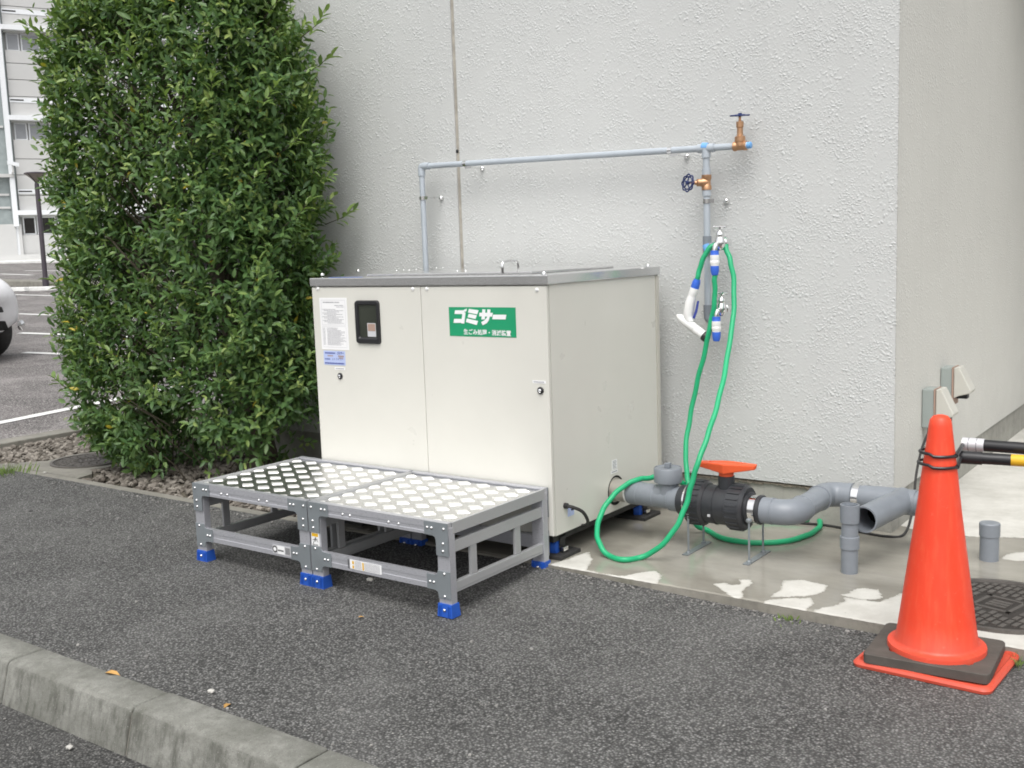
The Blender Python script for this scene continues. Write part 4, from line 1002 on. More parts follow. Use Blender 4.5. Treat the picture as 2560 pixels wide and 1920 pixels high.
MB().lathe([(.0445, 0), (.0485, .001), (.0485, .006), (.0445, .008)], (.748, YB-.095, DZ), (0, 1, 0), 28).build('elbow_lip', 'pvc', dl, smooth=True)
pipe([(.825, YB, DZ), (.845, YB, DZ)], .0485, 'socket'); pipe([(.84, YB, DZ), (.95, YB, DZ)], .0435, 'end_pipe')
bandclamp((.862, YB, DZ), (1, 0, 0), .0440, ((.862, YB-.02),), DZ-.050)
pipe([(.885, YB, DZ), (.94, YB, DZ)], .0460, 'socket')
pipe([(.93, YB, DZ), (1.075, YB, DZ)], .0475, 'tee_body')
BRD = Vector((-.13, -.99, -.01)).normalized(); BRS = at(2157, 1301, 'z', DZ)-BRD*.33
pipe([(1.07, YB, DZ), (1.125, YB, DZ)], .0440, 'end_pipe'); pipe([(1.090, YB, DZ), (1.165, YB, DZ)], .0485, 'socket')
MB().lathe([(0, .0), (.040, 0)], (1.1655, YB, DZ), (1, 0, 0), 20).build('open_end', 'void', dl)
MB().lathe([(.049, 0), (.046, .04), (.0465, .30), (.0465, .32), (.041, .32), (.041, .20), (.0, .19)], BRS, BRD, 28).build('open_branch', 'pvc', dl, smooth=True)
MB().lathe([(0, .205), (.0408, .205)], BRS, BRD, 20).build('open_end', 'void', dl)
# standing pipes
sp = thing('standpipe', 'open grey pipe stub with two collars standing before the drain branch', 'pipe stub', (.951, .398, S))
MB().lathe([(.0285, 0), (.0285, .16), (.0275, .16), (.0275, .235), (.024, .235), (.024, .18)], (.951, .398, S), (0, 0, 1), 24).build('tube', 'pvc', sp, smooth=True)
MB().lathe([(.0290, .085), (.0325, .087), (.0325, .128), (.0290, .130)], (.951, .398, S), (0, 0, 1), 24).build('collar', 'pvc', sp, smooth=True)
MB().lathe([(.0280, .175), (.0320, .178), (.0330, .215), (.0320, .240), (.0275, .2405), (.0265, .215)], (.951, .398, S), (0, 0, 1), 24).build('collar', 'pvc', sp, smooth=True)
sp2 = thing('standpipe', 'short capped grey pipe stub standing on the slab beyond the cone, near the manhole', 'pipe stub', (1.321, .775, S))
MB().lathe([(.0320, 0), (.0320, .105)], (1.321, .775, S), (0, 0, 1), 24).build('tube', 'pvc', sp2, smooth=True)
MB().lathe([(.0345, .088), (.0348, .132), (.032, .135), (0, .136)], (1.321, .775, S), (0, 0, 1), 24).build('cap', 'pvc', sp2, smooth=True)
# black cable along the plinth up to the outlet
cb = MB().tube(spline([(.30, .90, S+.005), (.5, .90, S+.005), (.68, .93, S+.005), (.82, .90, S+.005), (.93, .885, S+.005), (.985, .93, S+.01), (.99, 1.02, .12), (.975, 1.12, .24), (.97, 1.22, .33), (.975, 1.33, .40)], 7), .005, 8).build('power_cord', 'rubber', smooth=True)
tag(cb, 'black power cord lying along the plinth and climbing to the outlet boxes', 'cord')

# ================================================================== OUTLET BOXES
def outlet(y, z, lab):
    t = thing('outlet_box', lab, 'outlet box', (XC, y, z), 'weatherproof outlets on the side wall')
    MB().box(XC+.001, XC+.047, y-.005, y+.085, z-.080, z+.080).build('box', 'outbox', t, bevel=.004)
    MB().box(XC+.0475, XC+.0535, y-.007, y+.087, z-.082, z+.082).build('gasket', 'inkr', t)
    MB().prism([(XC+.054, z+.080), (XC+.075, z+.083), (XC+.125, z-.018), (XC+.118, z-.030), (XC+.078, z-.040), (XC+.054, z-.052)], y-.003, y+.083, 'y').build('rain_hood', 'outcov', t, bevel=.004)
    MB().box(XC+.060, XC+.105, y+.02, y+.06, z-.055, z-.035).build('plug', 'dark', t, bevel=.003)
    MB().tube([(XC+.026, y+.03, z-.08), (XC+.026, y+.03, z-.30)], .012, 12).build('conduit', 'outbox', t, smooth=True)
    return t
outlet(1.315, .475, 'nearer grey outlet box with tilted rain hood, just above the tip of the traffic cone')
outlet(1.60, .532, 'farther and higher grey outlet box with tilted rain hood on the side wall')

# ================================================================== CONE
CX, CY = 1.384, -.172
cn = thing('traffic_cone', 'orange plastic traffic cone with square foot standing at the slab edge', 'traffic cone', (CX, CY, 0))
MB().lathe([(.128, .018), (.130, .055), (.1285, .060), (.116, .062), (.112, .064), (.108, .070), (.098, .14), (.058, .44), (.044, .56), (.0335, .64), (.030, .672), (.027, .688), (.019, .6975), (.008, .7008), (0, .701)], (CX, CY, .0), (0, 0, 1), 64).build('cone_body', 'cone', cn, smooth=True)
fb = MB(); pr_ = [(a, b) for a, b in rrect(-.182, .182, -.155, .155, .025, 5)]
q_ = []
for a, b in pr_:
    an = R_(-3); q_.append((CX+a*math.cos(an)-b*math.sin(an), CY+a*math.sin(an)+b*math.cos(an)))
n_ = len(q_)
def ring(sc, z): return [((x-CX)*sc+CX, (y-CY)*sc+CY, z+.008*max(0, (x-CX))*1.5) for x, y in q_]
fb.add(ring(1.0, .002)+ring(1.01, .010)+ring(.98, .017)+ring(.93, .019)+ring(.90, .013)+ring(.5, .013), [(a*n_+i, a*n_+(i+1) % n_, (a+1)*n_+(i+1) % n_, (a+1)*n_+i) for a in range(5) for i in range(n_)]+[tuple(range(5*n_, 6*n_))])
fb.build('cone_foot', 'cone', cn, smooth=True)
wt = thing('cone_weight', 'black rubber weight plate laid around the foot of the orange cone, slightly turned', 'cone weight', (CX, CY, .02))
out = []
for k in range(96):
    a = 2*math.pi*k/96; ca, sa = math.cos(a), math.sin(a); t_ = min(.162/max(abs(ca), 1e-6), .138/max(abs(sa), 1e-6)); x_, y_ = t_*ca, t_*sa
    ex, ey = max(0, abs(x_)-.148), max(0, abs(y_)-.124); d_ = math.hypot(ex, ey)
    if d_ > .014: x_ = math.copysign(.148+ex/d_*.014, x_); y_ = math.copysign(.124+ey/d_*.014, y_)
    out.append((x_, y_))
nO = len(out); an = R_(3)
O_ = [(CX-.004+a*math.cos(an)-b*math.sin(an), CY-.002+a*math.sin(an)+b*math.cos(an)) for a, b in out]
inn = []
for x, y in O_:
    aa = math.atan2(y-CY, x-CX); inn.append((CX+.139*math.cos(aa), CY+.133*math.sin(aa)))
wm = MB(); z0_, z1_ = .0195, .046
wm.add([(x, y, z0_) for x, y in O_]+[(x, y, z1_-.002) for x, y in O_]+[((x-CX)*.985+CX, (y-CY)*.985+CY, z1_) for x, y in O_]+[(x, y, z1_) for x, y in inn]+[(x, y, z0_) for x, y in inn],
       [(a*nO+i, a*nO+(i+1) % nO, (a+1)*nO+(i+1) % nO, (a+1)*nO+i) for a in range(4) for i in range(nO)]+[(4*nO+i, 4*nO+(i+1) % nO, (i+1) % nO, i) for i in range(nO)])
wm.build('plate', 'rubber_base', wt)
# barrier poles hooked on the cone
def pole(px0, py0, px1, py1, r, zc, lab, ringz, sleeve, cols, grp='barrier poles hooked on the cone'):
    a = at(px0, py0, 'z', zc); b = at(px1, py1, 'z', zc); d_ = (b-a).normalized()
    t = thing('barrier_pole', lab, 'barrier pole', a, grp)
    rc = .0335+(.64-ringz)*.13+.004
    P = [Vector((CX+(rc+.004)*math.cos(R_(k*15))-.004, CY+(rc+.002)*math.sin(R_(k*15)), ringz+(.006 if 6 < k < 18 else 0))) for k in range(24)]
    MB().tube(P, .0042, 8, closed=True).build('hook_ring', 'dark', t, smooth=True)
    nk = MB(); nk.tube([Vector((CX+rc, CY-.01, ringz)), a-d_*.004], .006, 8); nk.build('ring_neck', 'dark', t, smooth=True)
    MB().tube([a-d_*.006, a+d_*.052], r*1.14, 20).build('sleeve', sleeve, t, smooth=True)
    if sleeve == 'silver':
        MB().tube([a+d_*.010, a+d_*.034], r*1.15, 20).build('sleeve_print', 'ink', t, smooth=True)
        MB().tube([a+d_*.013, a+d_*.031], r*1.16, 20).build('sleeve_print', 'silver', t, smooth=True)
    pos = .050
    for L_, m_ in cols:
        MB().tube([a+d_*pos, a+d_*(pos+L_)], r, 20).build('pole_band', m_, t, smooth=True); pos += L_
    return t
pole(2412, 1110, 2560, 1121, .0165, .592, 'upper barrier pole, black with a white end sleeve, hooked on the orange cone', .593, 'silver', [(.20, 'dark'), (.12, 'yellow'), (.18, 'dark'), (.18, 'yellow'), (.18, 'dark')])
pole(2405, 1143, 2560, 1152, .0160, .566, 'lower barrier pole, black and yellow banded, hooked on the orange cone', .563, 'dark', [(.074, 'dark'), (.16, 'yellow'), (.16, 'dark'), (.16, 'yellow'), (.16, 'dark')])

# ================================================================== BUSH
BC = Vector((-2.64, .455, 0)); BA, BB, BP = .93, .42, 3.0
def prof_r(z):
    zs = [0.02, .15, .35, .6, 1.2, 1.75, 2.15, 2.4, 2.58, 2.70, 2.80]; rs = [.55, .80, .93, .99, 1.0, 1.0, .96, .87, .72, .50, .12]
    return float(np.interp(z, zs, rs))
bush = thing('bush', 'tall dense green clipped bush with glossy oval leaves standing between wall and parking lot', 'bush', (BC.x, BC.y, 0))
tb = MB(); tb.tube(spline([(-2.36, .66, -.03), (-2.37, .655, .12), (-2.40, .64, .35), (-2.44, .60, .7), (-2.50, .56, 1.1), (-2.56, .52, 1.7), (-2.6, .48, 2.3)], 5), [.098-.075*k/30 for k in range(31)], 14)
tb.build('trunk', 'bark', bush, smooth=True)
br = MB()
for k in range(70):
    z0 = rng.uniform(.25, 1.9); a = rng.uniform(0, 6.28); p0 = Vector((-2.38-.1*z0, .64-.06*z0, z0))
    z1 = min(2.8, z0+rng.uniform(.3, .9)); rr = prof_r(z1)*rng.uniform(.6, .9)
    p2 = Vector((BC.x+BA*rr*math.cos(a), BC.y+BB*rr*math.sin(a), z1)); p1 = p0.lerp(p2, .5)+Vector((rng.uniform(-.08, .08), rng.uniform(-.08, .08), -.08))
    br.tube(spline([p0, p1, p2], 5), [.012-.0009*i for i in range(11)], 6)
for k in range(260):      # fine leafless inner twigs
    z1 = rng.uniform(.1, 2.7); a = rng.uniform(0, 6.28); rr = prof_r(z1)
    p2 = Vector((BC.x+BA*rr*.9*math.cos(a), BC.y+BB*rr*.9*math.sin(a), z1+.1)); p0 = Vector((BC.x+BA*rr*.45*math.cos(a+.3), BC.y+BB*rr*.45*math.sin(a+.3), z1-.12))
    br.tube([p0, p0.lerp(p2, .5)+Vector((rng.uniform(-.04, .04), rng.uniform(-.04, .04), 0)), p2], [.004, .003, .0018], 4)
br.build('branches', 'twig', bush)['kind'] = 'stuff'
# one leaf: folded blade, 6 vertices
def leaf_verts(L_, W_, fold, droop):
    return np.array([(0, 0, 0), (L_*.30, W_*.42, fold*W_*.5), (L_*.66, W_*.40, fold*W_*.45-droop*L_*.35), (L_, 0, -droop*L_), (L_*.66, -W_*.40, fold*W_*.45-droop*L_*.35), (L_*.30, -W_*.42, fold*W_*.5), (L_*.5, 0, -droop*L_*.2)])
LF = [(0, 6, 2, 1), (6, 3, 2), (0, 5, 4, 6), (6, 4, 3)]
class Leaves:
    def __init__(s): s.V = []; s.F = []; s.T = []; s.n = 0
    def add(s, P, D, Nn, L_, W_, tint):
        v = leaf_verts(L_, W_, rng.uniform(.15, .5), rng.uniform(-.05, .28)); D = D.normalized(); Y = Nn.cross(D); Y = Y.normalized() if Y.length > 1e-4 else D.orthogonal(); Z = D.cross(Y)
        M_ = np.array([tuple(D), tuple(Y), tuple(Z)]); s.V.append(v@M_+np.array(tuple(P))); s.F += [tuple(i+s.n for i in f) for f in LF]; s.T += [tint]*7; s.n += 7
    def build(s, name, parent):
        L = np.array(tuple(parent_origin(parent))); me = bpy.data.meshes.new(name); me.from_pydata((np.concatenate(s.V)-L).tolist(), [], s.F)
        a = me.attributes.new('tint', 'FLOAT', 'POINT'); a.data.foreach_set('value', s.T); me.shade_smooth(); me.materials.append(X['leaf'])
        o = bpy.data.objects.new(name, me); COL.objects.link(o); o.parent = parent; return o
def surf(z, a):
    c_, s_ = math.cos(a), math.sin(a); rr = prof_r(z)
    lump = 1+.035*math.sin(3*a+z*4)+.03*math.sin(7*a-z*9+1)+.02*math.sin(z*17+a*5)
    x = BA*rr*lump*math.copysign(abs(c_)**(2/BP), c_); y = BB*rr*lump*math.copysign(abs(s_)**(2/BP), s_)
    return Vector((BC.x+x, BC.y+y, z))
fol = Leaves()
def holes(z, a):      # sparse spots where branches show
    return math.sin(5.3*a+z*3.1)*math.sin(z*6.3-a*2.2+.7)
def shoot(P, D, Ls, nl, young, target):
    D = D.normalized(); side = D.orthogonal().normalized(); yawl = rng.uniform(0, 6.28); pts_ = []
    for i in range(nl):
        t = (i+.6)/nl; p = P+D*Ls*t+Vector((0, 0, .25*Ls*t*t)); yawl += 2.4
        s_ = Matrix.Rotation(yawl, 3, D)@side; d_ = (D*(.15+.75*t)+s_*(1.1-.4*t)+Vector((0, 0, .05))).normalized()
        up_ = (Vector((0, 0, .75))+D*.7+s_*-.25+Vector((rng.normal(0, .4), rng.normal(0, .4), rng.normal(0, .25)))).normalized()
        big = rng.uniform(.036, .062)*(1-.25*t*young); tint = min(.92, max(.02, rng.normal(.40, .13)+.10*t+young*(.28*t+.12)))
        if rng.random() < .004: tint = 1.0
        target.add(p, d_, up_, big, big*rng.uniform(.38, .48), tint)
    return D
for k in range(8200):
    z = rng.uniform(.06, 2.80) if rng.random() < .9 else rng.uniform(2.4, 2.80); a = rng.uniform(0, 2*math.pi)
    if z < .30+.12*math.sin(a*3) and BC.x+BA*math.cos(a) > -2.62 and rng.random() < .93: continue
    h = holes(z, a)
    if h > .72 and rng.random() < .7: continue
    Ps = surf(z, a); c = Vector((BC.x, BC.y, z)); outw = (Ps-c); 
    depth = rng.uniform(.0, .16) if rng.random() < .7 else rng.uniform(.16, .5)
    nrm = Vector((outw.x/BA**2, outw.y/BB**2, 0)).normalized()
    if z > 2.4: nrm = (nrm+Vector((0, 0, (z-2.4)*2.5))).normalized()
    D = nrm+Vector((rng.normal(0, .35), rng.normal(0, .35), rng.uniform(.1, .9) if z > .4 else rng.uniform(-.7, .3)))
    Ls = rng.uniform(.08, .17); base = Ps.lerp(c, depth)-nrm*Ls*.8
    base.y = min(base.y, YW-.10)
    shoot(base, D, Ls, int(rng.integers(6, 11)), (1.0 if rng.random() < (.16+.22*max(0, min(1, (z-1.0)/1.2))) and depth < .18 else 0.0), fol)
for k in range(60):        # top shoots that break the clipped outline
    a = rng.uniform(0, 6.28); z = rng.uniform(2.2, 2.75); Ps = surf(z, a); shoot(Ps, Vector((rng.normal(0, .5), rng.normal(0, .5), 1)), rng.uniform(.10, .22), 9, .7, fol)
fo_ = fol.build('foliage', bush); fo_['kind'] = 'stuff'
# long young shoots standing clear of the surface: each leaf its own part
lproto = []
for q_ in range(4):
    Lv = Leaves(); rng2 = rng.uniform(.72, .9); Lv.add(Vector((0, 0, 0)), Vector((1, 0, 0)), Vector((0, 0, 1)), .066, .027, float(rng2 if q_ < 3 else .6))
    me = bpy.data.meshes.new('leaf'); me.from_pydata(np.concatenate(Lv.V).tolist(), [], Lv.F); a_ = me.attributes.new('tint', 'FLOAT', 'POINT'); a_.data.foreach_set('value', Lv.T); me.shade_smooth(); me.materials.append(X['leaf']); lproto.append(me)
tw = MB(); nleaf = 0
cam_dir = Vector((CAM[0], CAM[1], 0))-Vector((BC.x, BC.y, 0))
spr = [(205, 310), (180, 520), (330, 200), (470, 180), (300, 480), (430, 310), (175, 740), (230, 800), (330, 900), (395, 880), (120, 980), (880, 545), (800, 180), (770, 60), (60, 70), (110, 130), (215, 60), (270, 20), (520, 230), (620, 260), (690, 330), (560, 480), (640, 700), (740, 560), (360, 1010), (590, 900), (700, 60)]
for px, py in spr:
    best = None
    for _ in range(260):   # the place on the surface nearest to that sight line, on the side that faces it
        z = rng.uniform(.1, 2.9); a = rng.uniform(0, 6.28); P = surf(z, a); v = np.array(tuple(P))-CAM; zz = v@AF
        e = math.hypot(1280+FPX*(v@AR)/zz-px, 960-FPX*(v@AU)/zz-py)+zz*25
        if best is None or e < best[0]: best = (e, P, a)
    P, a = best[1], best[2]; c = Vector((BC.x, BC.y, P.z)); nrm = (P-c).normalized()
    left = px < 450
    D = (nrm*.9+Vector((rng.normal(0, .15), rng.normal(0, .15), .75))).normalized(); Ls = rng.uniform(.11, .19); P0 = P-nrm*.02
    tw.tube([P0-nrm*.05, P0+D*Ls*.5, P0+D*Ls+Vector((0, 0, .02))], [.0026, .002, .001], 5)
    side = D.orthogonal().normalized(); yw = rng.uniform(0, 6)
    for i in range(10):
        t = (i+.7)/10; p = P0+D*Ls*t; yw += 2.4; s_ = Matrix.Rotation(yw, 3, D)@side; d_ = (D*(.5+.7*t)+s_*(.95-.45*t)).normalized()
        Zv = (Vector((0, 0, 1))-s_*.4).normalized(); Y = Zv.cross(d_).normalized(); Zv = d_.cross(Y)
        o = bpy.data.objects.new('leaf', lproto[int(rng.integers(0, 4))]); COL.objects.link(o); o.parent = bush
        m4 = Matrix((( d_.x, Y.x, Zv.x, 0), (d_.y, Y.y, Zv.y, 0), (d_.z, Y.z, Zv.z, 0), (0, 0, 0, 1))); s3 = rng.uniform(.75, 1.15)
        o.matrix_local = Matrix.Translation(p-bush.location)@m4@Matrix.Scale(s3, 4); nleaf += 1
tw.build('twigs', 'twig', bush)['kind'] = 'stuff'

# grass tufts
def tuft(c, n, h, spread, lab):
    m_ = Leaves()
    for k in range(n):
        a = rng.uniform(0, 6.28); r_ = abs(rng.normal(0, spread)); p = Vector((c[0]+r_*math.cos(a), c[1]+r_*math.sin(a), c[2]-.004)); hh = h*rng.uniform(.5, 1.1)
        d_ = Vector((math.cos(a)*.5, math.sin(a)*.5, 1)).normalized()
        m_.add(p, d_, Vector((math.cos(a+1.5), math.sin(a+1.5), .1)), hh, .006, float(rng.uniform(.72, .9)))
    t = thing('grass_tuft', lab, 'grass tuft', c); m_.build('blades', t)['kind'] = 'stuff'
tuft(tuple(at(20, 1188, 'z', .01)), 110, .075, .07, 'bright green grass tuft at the left edge beside the manhole collar')
tuft(tuple(at(1968, 1548, 'z', .005)), 22, .022, .02, 'tiny green weed in the joint between asphalt and slab')
tuft(tuple(at(2545, 1662, 'z', .005)), 30, .03, .025, 'small green weed in the joint right of the cone foot')
tuft(tuple(at(312, 1165, 'z', .012)), 16, .03, .02, 'small weed at the right edge of the manhole collar under the bush')

# ================================================================== FAR BUILDING
FP = Vector((-38.24, 19.86, 0)); FU = Vector((.39, .92, 0)).normalized(); FN = Vector((FU.y, -FU.x, 0))
fb_ = thing('office_building', 'white panelled office block with ribbon windows beyond the parking lot', 'building', (FP.x, FP.y, 1.4))
def fbox(name, mat, u0, u1, z0, z1, d0, d1, parent=None, bevel=0):
    """d measured outwards from the facade plane"""
    m_ = MB(); P = []
    for z in (z0, z1):
        for u, d_ in ((u0, d0), (u1, d0), (u1, d1), (u0, d1)): p = FP+FU*u+FN*d_; P.append((p.x, p.y, z))
    m_.add(P, [(0, 3, 2, 1), (4, 5, 6, 7), (0, 1, 5, 4), (1, 2, 6, 5), (2, 3, 7, 6), (3, 0, 4, 7)])
    return m_.build(name, mat, parent or fb_, bevel=bevel)
UE = 26
fbox('core', 'bwall', -.15, UE, 1.0, 15.5, -12, -.30)
rows = [(2.28, 2.98, 'bdark'), (5.96, 6.63, 'bglass'), (9.36, 10.03, 'bglass'), (12.86, 13.53, 'bglass')]
prev = 1.2
for z0, z1, gm_ in rows:
    fl_ = []
    # panels from prev to z0
    hts = [prev, z0] if prev < 1.5 else [prev+.14, prev+.72, prev+.76+.12, prev+1.52, prev+2.14, z0]
    for a, b in zip(hts[:-1], hts[1:]):
        u = -.15
        while u < UE: fbox('facade_panel', 'bwall', u+.008, min(u+2.95, UE)-.008, a+.012, b-.012, -.29, .0); u += 2.95
    hd_ = fbox('window_hood', 'bwhite', -.25, UE, z1+.06, z1+.24, -.28, .22)
    u = -.05; first = True
    while u < UE-2:
        for (a, b) in ((u, u+.46), (u+.52, u+1.20), (u+1.28, u+1.95), (u+2.01, u+2.62)):
            w_ = fbox('window', 'bwhite', a, b, z0+.002, z1-.002, -.28, -.19)
            fbox('pane', gm_, a+.045, b-.045, z0+.05, z1-.05, -.188, -.180, w_)
        u += 2.95
    fbox('window_head', 'bwall', -.15, UE, z1+.002, z1+.058, -.29, -.02)
    prev = z1+.10
fbox('top_band', 'bwall', -.15, UE, 13.9, 15.4, -.29, 0)
for z0 in (3.94, 7.45, 10.80):
    fbox('slot_band', 'bwhite', -.15, UE, z0-.07, z0+.10, .001, .02); u = -.12
    while u < UE-1: fbox('vent_slot', 'void', u, u+.48, z0, z0+.045, .021, .03); u += 2.95
fbox('downpipe', 'bwhite', -.42, -.24, 2.6, 15, .02, .2); fbox('downpipe', 'bwhite', -.36, -.27, 1.45, 2.6, .02, .1)
fbox('stair_bay', 'bteal', -9, -.155, 2.7, 15, -8, -.1); 
for z_ in (3.3, 3.8, 4.55, 6.4, 8.2, 10.0): fbox('bay_rail', 'bwall', -9, -.46, z_, z_+.08, -.099, -.03)
fbox('bay_ledge', 'bwall', -9, -.25, 4.5, 4.62, -.09, .25)
fbox('bay_base', 'bwall', -9, -.155, 1.2, 2.69, -8, .1)
fbox('base_step', 'bwall', -9, UE, 1.25, 1.5, .11, .9); 
cm_ = at(31, 413, (FN.x, FN.y, 0), FP.x*FN.x+FP.y*FN.y+.5)
sc2 = thing('security_camera', 'white security camera on the bracket between the stair bay and the office facade', 'security camera', cm_)
q = MB(); q.add([tuple(cm_+FU*a+FN*b+Vector((0, 0, c))) for a, b, c in ((-.18, 0, .02), (.22, 0, -.06), (.22, .16, -.06), (-.18, .16, .02), (-.18, 0, .16), (.22, 0, .08), (.22, .16, .08), (-.18, .16, .16))], [(0, 3, 2, 1), (4, 5, 6, 7), (0, 1, 5, 4), (1, 2, 6, 5), (2, 3, 7, 6), (3, 0, 4, 7)])
q.build('housing', 'bwhite', sc2); q = MB(); q.tube([cm_+FN*.08, cm_+FN*.08+Vector((0, 0, -.25)), cm_-FN*.25+Vector((0, 0, -.30))], .035, 8); q.build('bracket', 'bwall', sc2)
# pavement and lawn strip before it
def quadz(name, pts, mat): return struct(MB().add(pts, [tuple(range(len(pts)))]).build(name, mat))
p = [at(-200, 672, 'z', 1.22), at(70, 664, 'z', 1.22)]
A = FP+FU*-9+FN*3.4; B = FP+FU*UE+FN*3.4; C_ = FP+FU*UE+FN*.9; D_ = FP+FU*-9+FN*.9
m_ = MB(); m_.add([(A.x, A.y, 1.0), (B.x, B.y, 1.0), (C_.x, C_.y, 1.0), (D_.x, D_.y, 1.0), (A.x, A.y, 1.26), (B.x, B.y, 1.26), (C_.x, C_.y, 1.28), (D_.x, D_.y, 1.28)], [(0, 3, 2, 1), (4, 5, 6, 7), (0, 1, 5, 4), (1, 2, 6, 5), (2, 3, 7, 6), (3, 0, 4, 7)])
struct(m_.build('far_pavement', 'line', bevel=.03))
X['lawn'] = M('lawn', (.16, .19, .06), .9, var=.3, vscale=2, bmp=.5)
A = FP+FU*.7+FN*3.0; B = FP+FU*UE+FN*3.0; C_ = FP+FU*UE+FN*1.1; D_ = FP+FU*1.6+FN*1.1
m_ = MB(); m_.add([(A.x, A.y, 1.27), (B.x, B.y, 1.27), (C_.x, C_.y, 1.5), (D_.x, D_.y, 1.5)], [(0, 1, 2, 3)])
o = m_.build('lawn', 'lawn'); struct(o)

# ================================================================== LAMP POST
lb_ = lot(116, 724); lp = thing('lamp_post', 'dark slim lamp post with flared lantern standing on the parking lot island', 'lamp post', lb_)
topz = at(101, 432, (AF[0], AF[1], 0), lb_.x*AF[0]+lb_.y*AF[1]).z
MB().lathe([(.07, 0), (.07, .25), (.052, .27), (.048, (topz-lb_.z)*.90), (.030, (topz-lb_.z)*.93)], lb_, (0, 0, 1), 12).build('pole', 'lamp', lp, smooth=True)
H_ = topz-lb_.z
MB().lathe([(.03, H_*.925), (.23, H_-.02)], lb_, (0, 0, 1), 20).build('lantern', 'lampglass', lp, smooth=True)
MB().lathe([(0, H_+.03), (.20, H_+.012), (.245, H_-.004), (.245, H_-.02), (.20, H_-.018)], lb_, (0, 0, 1), 20).build('lantern_cap', 'lamp', lp, smooth=True)
q = MB()
for k in range(4):
    a = k*math.pi/2+.3; q.tube([lb_+Vector((.03*math.cos(a), .03*math.sin(a), H_*.92)), lb_+Vector((.235*math.cos(a), .235*math.sin(a), H_-.02))], .008, 6)
q.build('lantern_rib', 'lamp', lp)

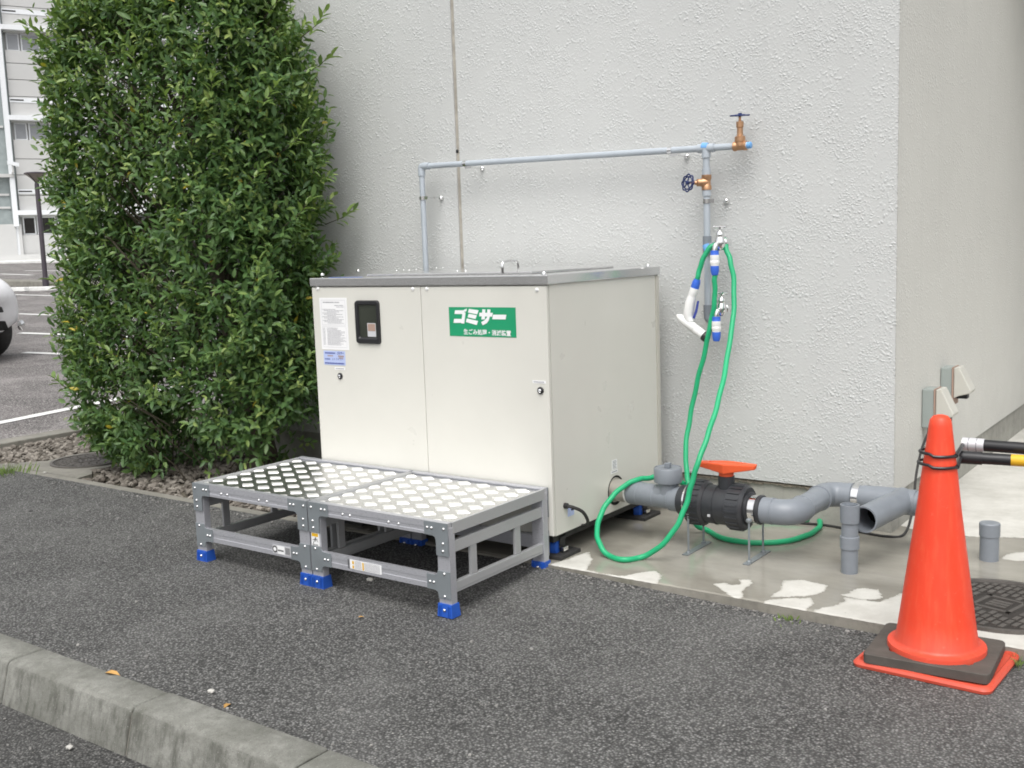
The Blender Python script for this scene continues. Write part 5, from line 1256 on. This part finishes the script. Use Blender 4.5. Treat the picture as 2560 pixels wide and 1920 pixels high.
# ================================================================== CARS
def car(paint, label, corner, ang, group=None):
    """compact car built nose along +x at the origin; corner = where the left end of the bumper stands"""
    W = .86
    t = thing('parked_car', label, 'car', (0, 0, 0), group)
    # sections: x, z_bottom, z_belt(top), half width bottom/top, nose at x=0
    secs = [(0.03, .32, .60, .60), (-.02, .25, .78, .76), (-.12, .24, .88, .83), (-.35, .24, .99, .86), (-.8, .18, 1.08, .86), (-1.15, .18, 1.12, .86), (-2.6, .18, 1.12, .86), (-3.6, .2, 1.12, .85), (-4.05, .22, 1.02, .80), (-4.2, .32, .85, .66)]
    V = []; K = 14
    for x, zb_, zt2, hw in secs:
        for k in range(K):
            a = math.pi*k/(K-1); cy_ = math.cos(a); 
            s4 = math.copysign(abs(cy_)**.38, cy_) if abs(cy_) > 1e-6 else 0
            V.append((x-.10*abs(s4)**3*(1 if x > -.5 else 0), hw*s4, zb_+(zt2-zb_)*(math.sin(a)**.42 if math.sin(a) > 1e-6 else 0)))
    F_ = [(i*K+k, i*K+k+1, (i+1)*K+k+1, (i+1)*K+k) for i in range(len(secs)-1) for k in range(K-1)]
    F_ += [tuple(range(K)), tuple((len(secs)-1)*K+k for k in range(K-1, -1, -1))]+[(i*K, (i+1)*K, (i+1)*K+K-1, i*K+K-1) for i in range(len(secs)-1)]
    b = MB().add(V, F_).build('body', paint, t, smooth=True); b.modifiers.new('s', 'SUBSURF').render_levels = 1
    roof = [(-1.0, 1.11, .80), (-1.75, 1.54, .62), (-2.2, 1.60, .60), (-3.1, 1.56, .60), (-3.75, 1.12, .76)]
    V = []; 
    for x, z, hw in roof: V += [(x, -hw, z), (x, hw, z)]
    V += [(-1.0, -.82, 1.08), (-1.0, .82, 1.08), (-3.75, -.8, 1.08), (-3.75, .8, 1.08)]
    gh = MB().add(V, [(0, 1, 3, 2), (2, 3, 5, 4), (4, 5, 7, 6), (6, 7, 9, 8), (0, 2, 4, 6, 8), (1, 9, 7, 5, 3)]).build('cabin_glass', 'bdark', t, bevel=.03)
    V = [(x, s_*hw*1.0, z+.012) for x, z, hw in roof[1:4] for s_ in (-1, 1)]
    MB().add(V+[(x, y, z-.03) for x, y, z in V], [(0, 1, 3, 2), (2, 3, 5, 4), (6, 8, 9, 7), (8, 10, 11, 9), (0, 2, 8, 6), (2, 4, 10, 8), (1, 7, 9, 3), (3, 9, 11, 5), (0, 6, 7, 1), (4, 5, 11, 10)]).build('roof', paint, t, bevel=.01)
    MB().prism([(-.44, .33), (.44, .33), (.40, .43), (-.40, .43)], -.06, .035, 'x').build('grille', 'void', t, bevel=.01)
    MB().prism([(-.40, .52), (.40, .52), (.38, .58), (-.38, .58)], -.06, .028, 'x').build('upper_grille', 'inkk', t, bevel=.01)
    for s_ in (-1, 1):
        hl = MB(); hl.add([(-.06, s_*.52, .60), (-.26, s_*.81, .64), (-.42, s_*.845, .76), (-.16, s_*.58, .705), (-.10, s_*.50, .58), (-.34, s_*.76, .62), (-.45, s_*.80, .74), (-.2, s_*.55, .68)], [(0, 1, 2, 3), (4, 7, 6, 5), (0, 4, 5, 1), (1, 5, 6, 2), (2, 6, 7, 3), (3, 7, 4, 0)]).build('headlight', 'bglass', t)
        fl2 = MB().lathe([(.055, 0), (.055, .02), (.045, .028), (0, .03)], (-.085, s_*.70, .36), (1, s_*.25, 0), 16).build('fog_lamp', 'chrome', t, smooth=True)
        mir = MB().box(-1.35, -1.22, s_*.90-.09, s_*.90+.09, .95, 1.08).build('mirror', paint, t, bevel=.03)
    for x in (-.66, -3.25):
        for s_ in (-1, 1):
            w_ = MB().lathe([(.20, -.10), (.285, -.10), (.305, -.07), (.305, .07), (.285, .10), (.20, .10)], (x, s_*.76, .305), (0, 1, 0), 28).build('wheel', 'rubber', t, smooth=True)
            MB().lathe([(0, s_*.09), (.06, s_*.095), (.19, s_*.07), (.20, s_*.101)], (x, s_*.76, .305), (0, 1, 0), 20).build('rim', 'silver', w_, smooth=True)
    t.rotation_euler = (0, 0, ang)
    off = Matrix.Rotation(ang, 3, 'Z')@Vector((-.10, .80, 0)); t.location = Vector(corner)-off
    return t
car('carwhite', 'white car nosing into the photo at the left edge of the parking lot', lot(74, 893), R_(14.4))
car('cargrey', 'dark car far across the lot, almost wholly hidden behind the bush', lot(210, 703), R_(194), None)

# fallen leaves and pebbles
lf = X['dry'] = M('dry_leaf', (.42, .24, .07), .7, var=.3)
X['peb'] = M('pale_pebble', (.42, .41, .38), .8, var=.2)
def fleaf(c, s_, a, lab):
    v = leaf_verts(s_, s_*.5, .5, .1); ca_, sa_ = math.cos(a), math.sin(a)
    o = MB().add([(c[0]+p[0]*ca_-p[1]*sa_, c[1]+p[0]*sa_+p[1]*ca_, c[2]+.002+p[2]) for p in v], LF).build('fallen_leaf', 'dry'); tag(o, lab, 'leaf')
fleaf(at(262, 1684, 'z', .004), .05, .4, 'yellow brown fallen leaf on the first whole kerb stone, at its asphalt side')
fleaf(at(560, 1772, 'z', .004), .035, 1.9, 'small brown fallen leaf at the back edge of the kerb, right of the joint')
fleaf(at(352, 1903, 'z', -.118), .05, 2.6, 'brown fallen leaf on the road against the kerb')
fleaf(at(895, 1545, 'z', .002), .022, 1.0, 'tiny brown leaf on the asphalt in front of the right platform')
def pebble(c, r, lab):
    o = MB().add([(c[0]+p[0]*r*1.3, c[1]+p[1]*r, c[2]+r*.4+p[2]*r*.6) for p in IV], IF).build('pebble', 'peb'); tag(o, lab, 'pebble')
pebble(at(925, 1452, 'z', .002), .013, 'pale flat pebble on the asphalt just under the right platform')
pebble(at(174, 1871, 'z', -.118), .010, 'white pebble lying on the road at the lower left')
pebble(at(528, 1731, 'z', .002), .010, 'pale pebble on the asphalt beside the kerb')
pebble(at(112, 1183, 'z', .014), .010, 'small white pebble on the mortar beside the grass tuft')
print('leaves', nleaf, 'foliage', fol.n//7)
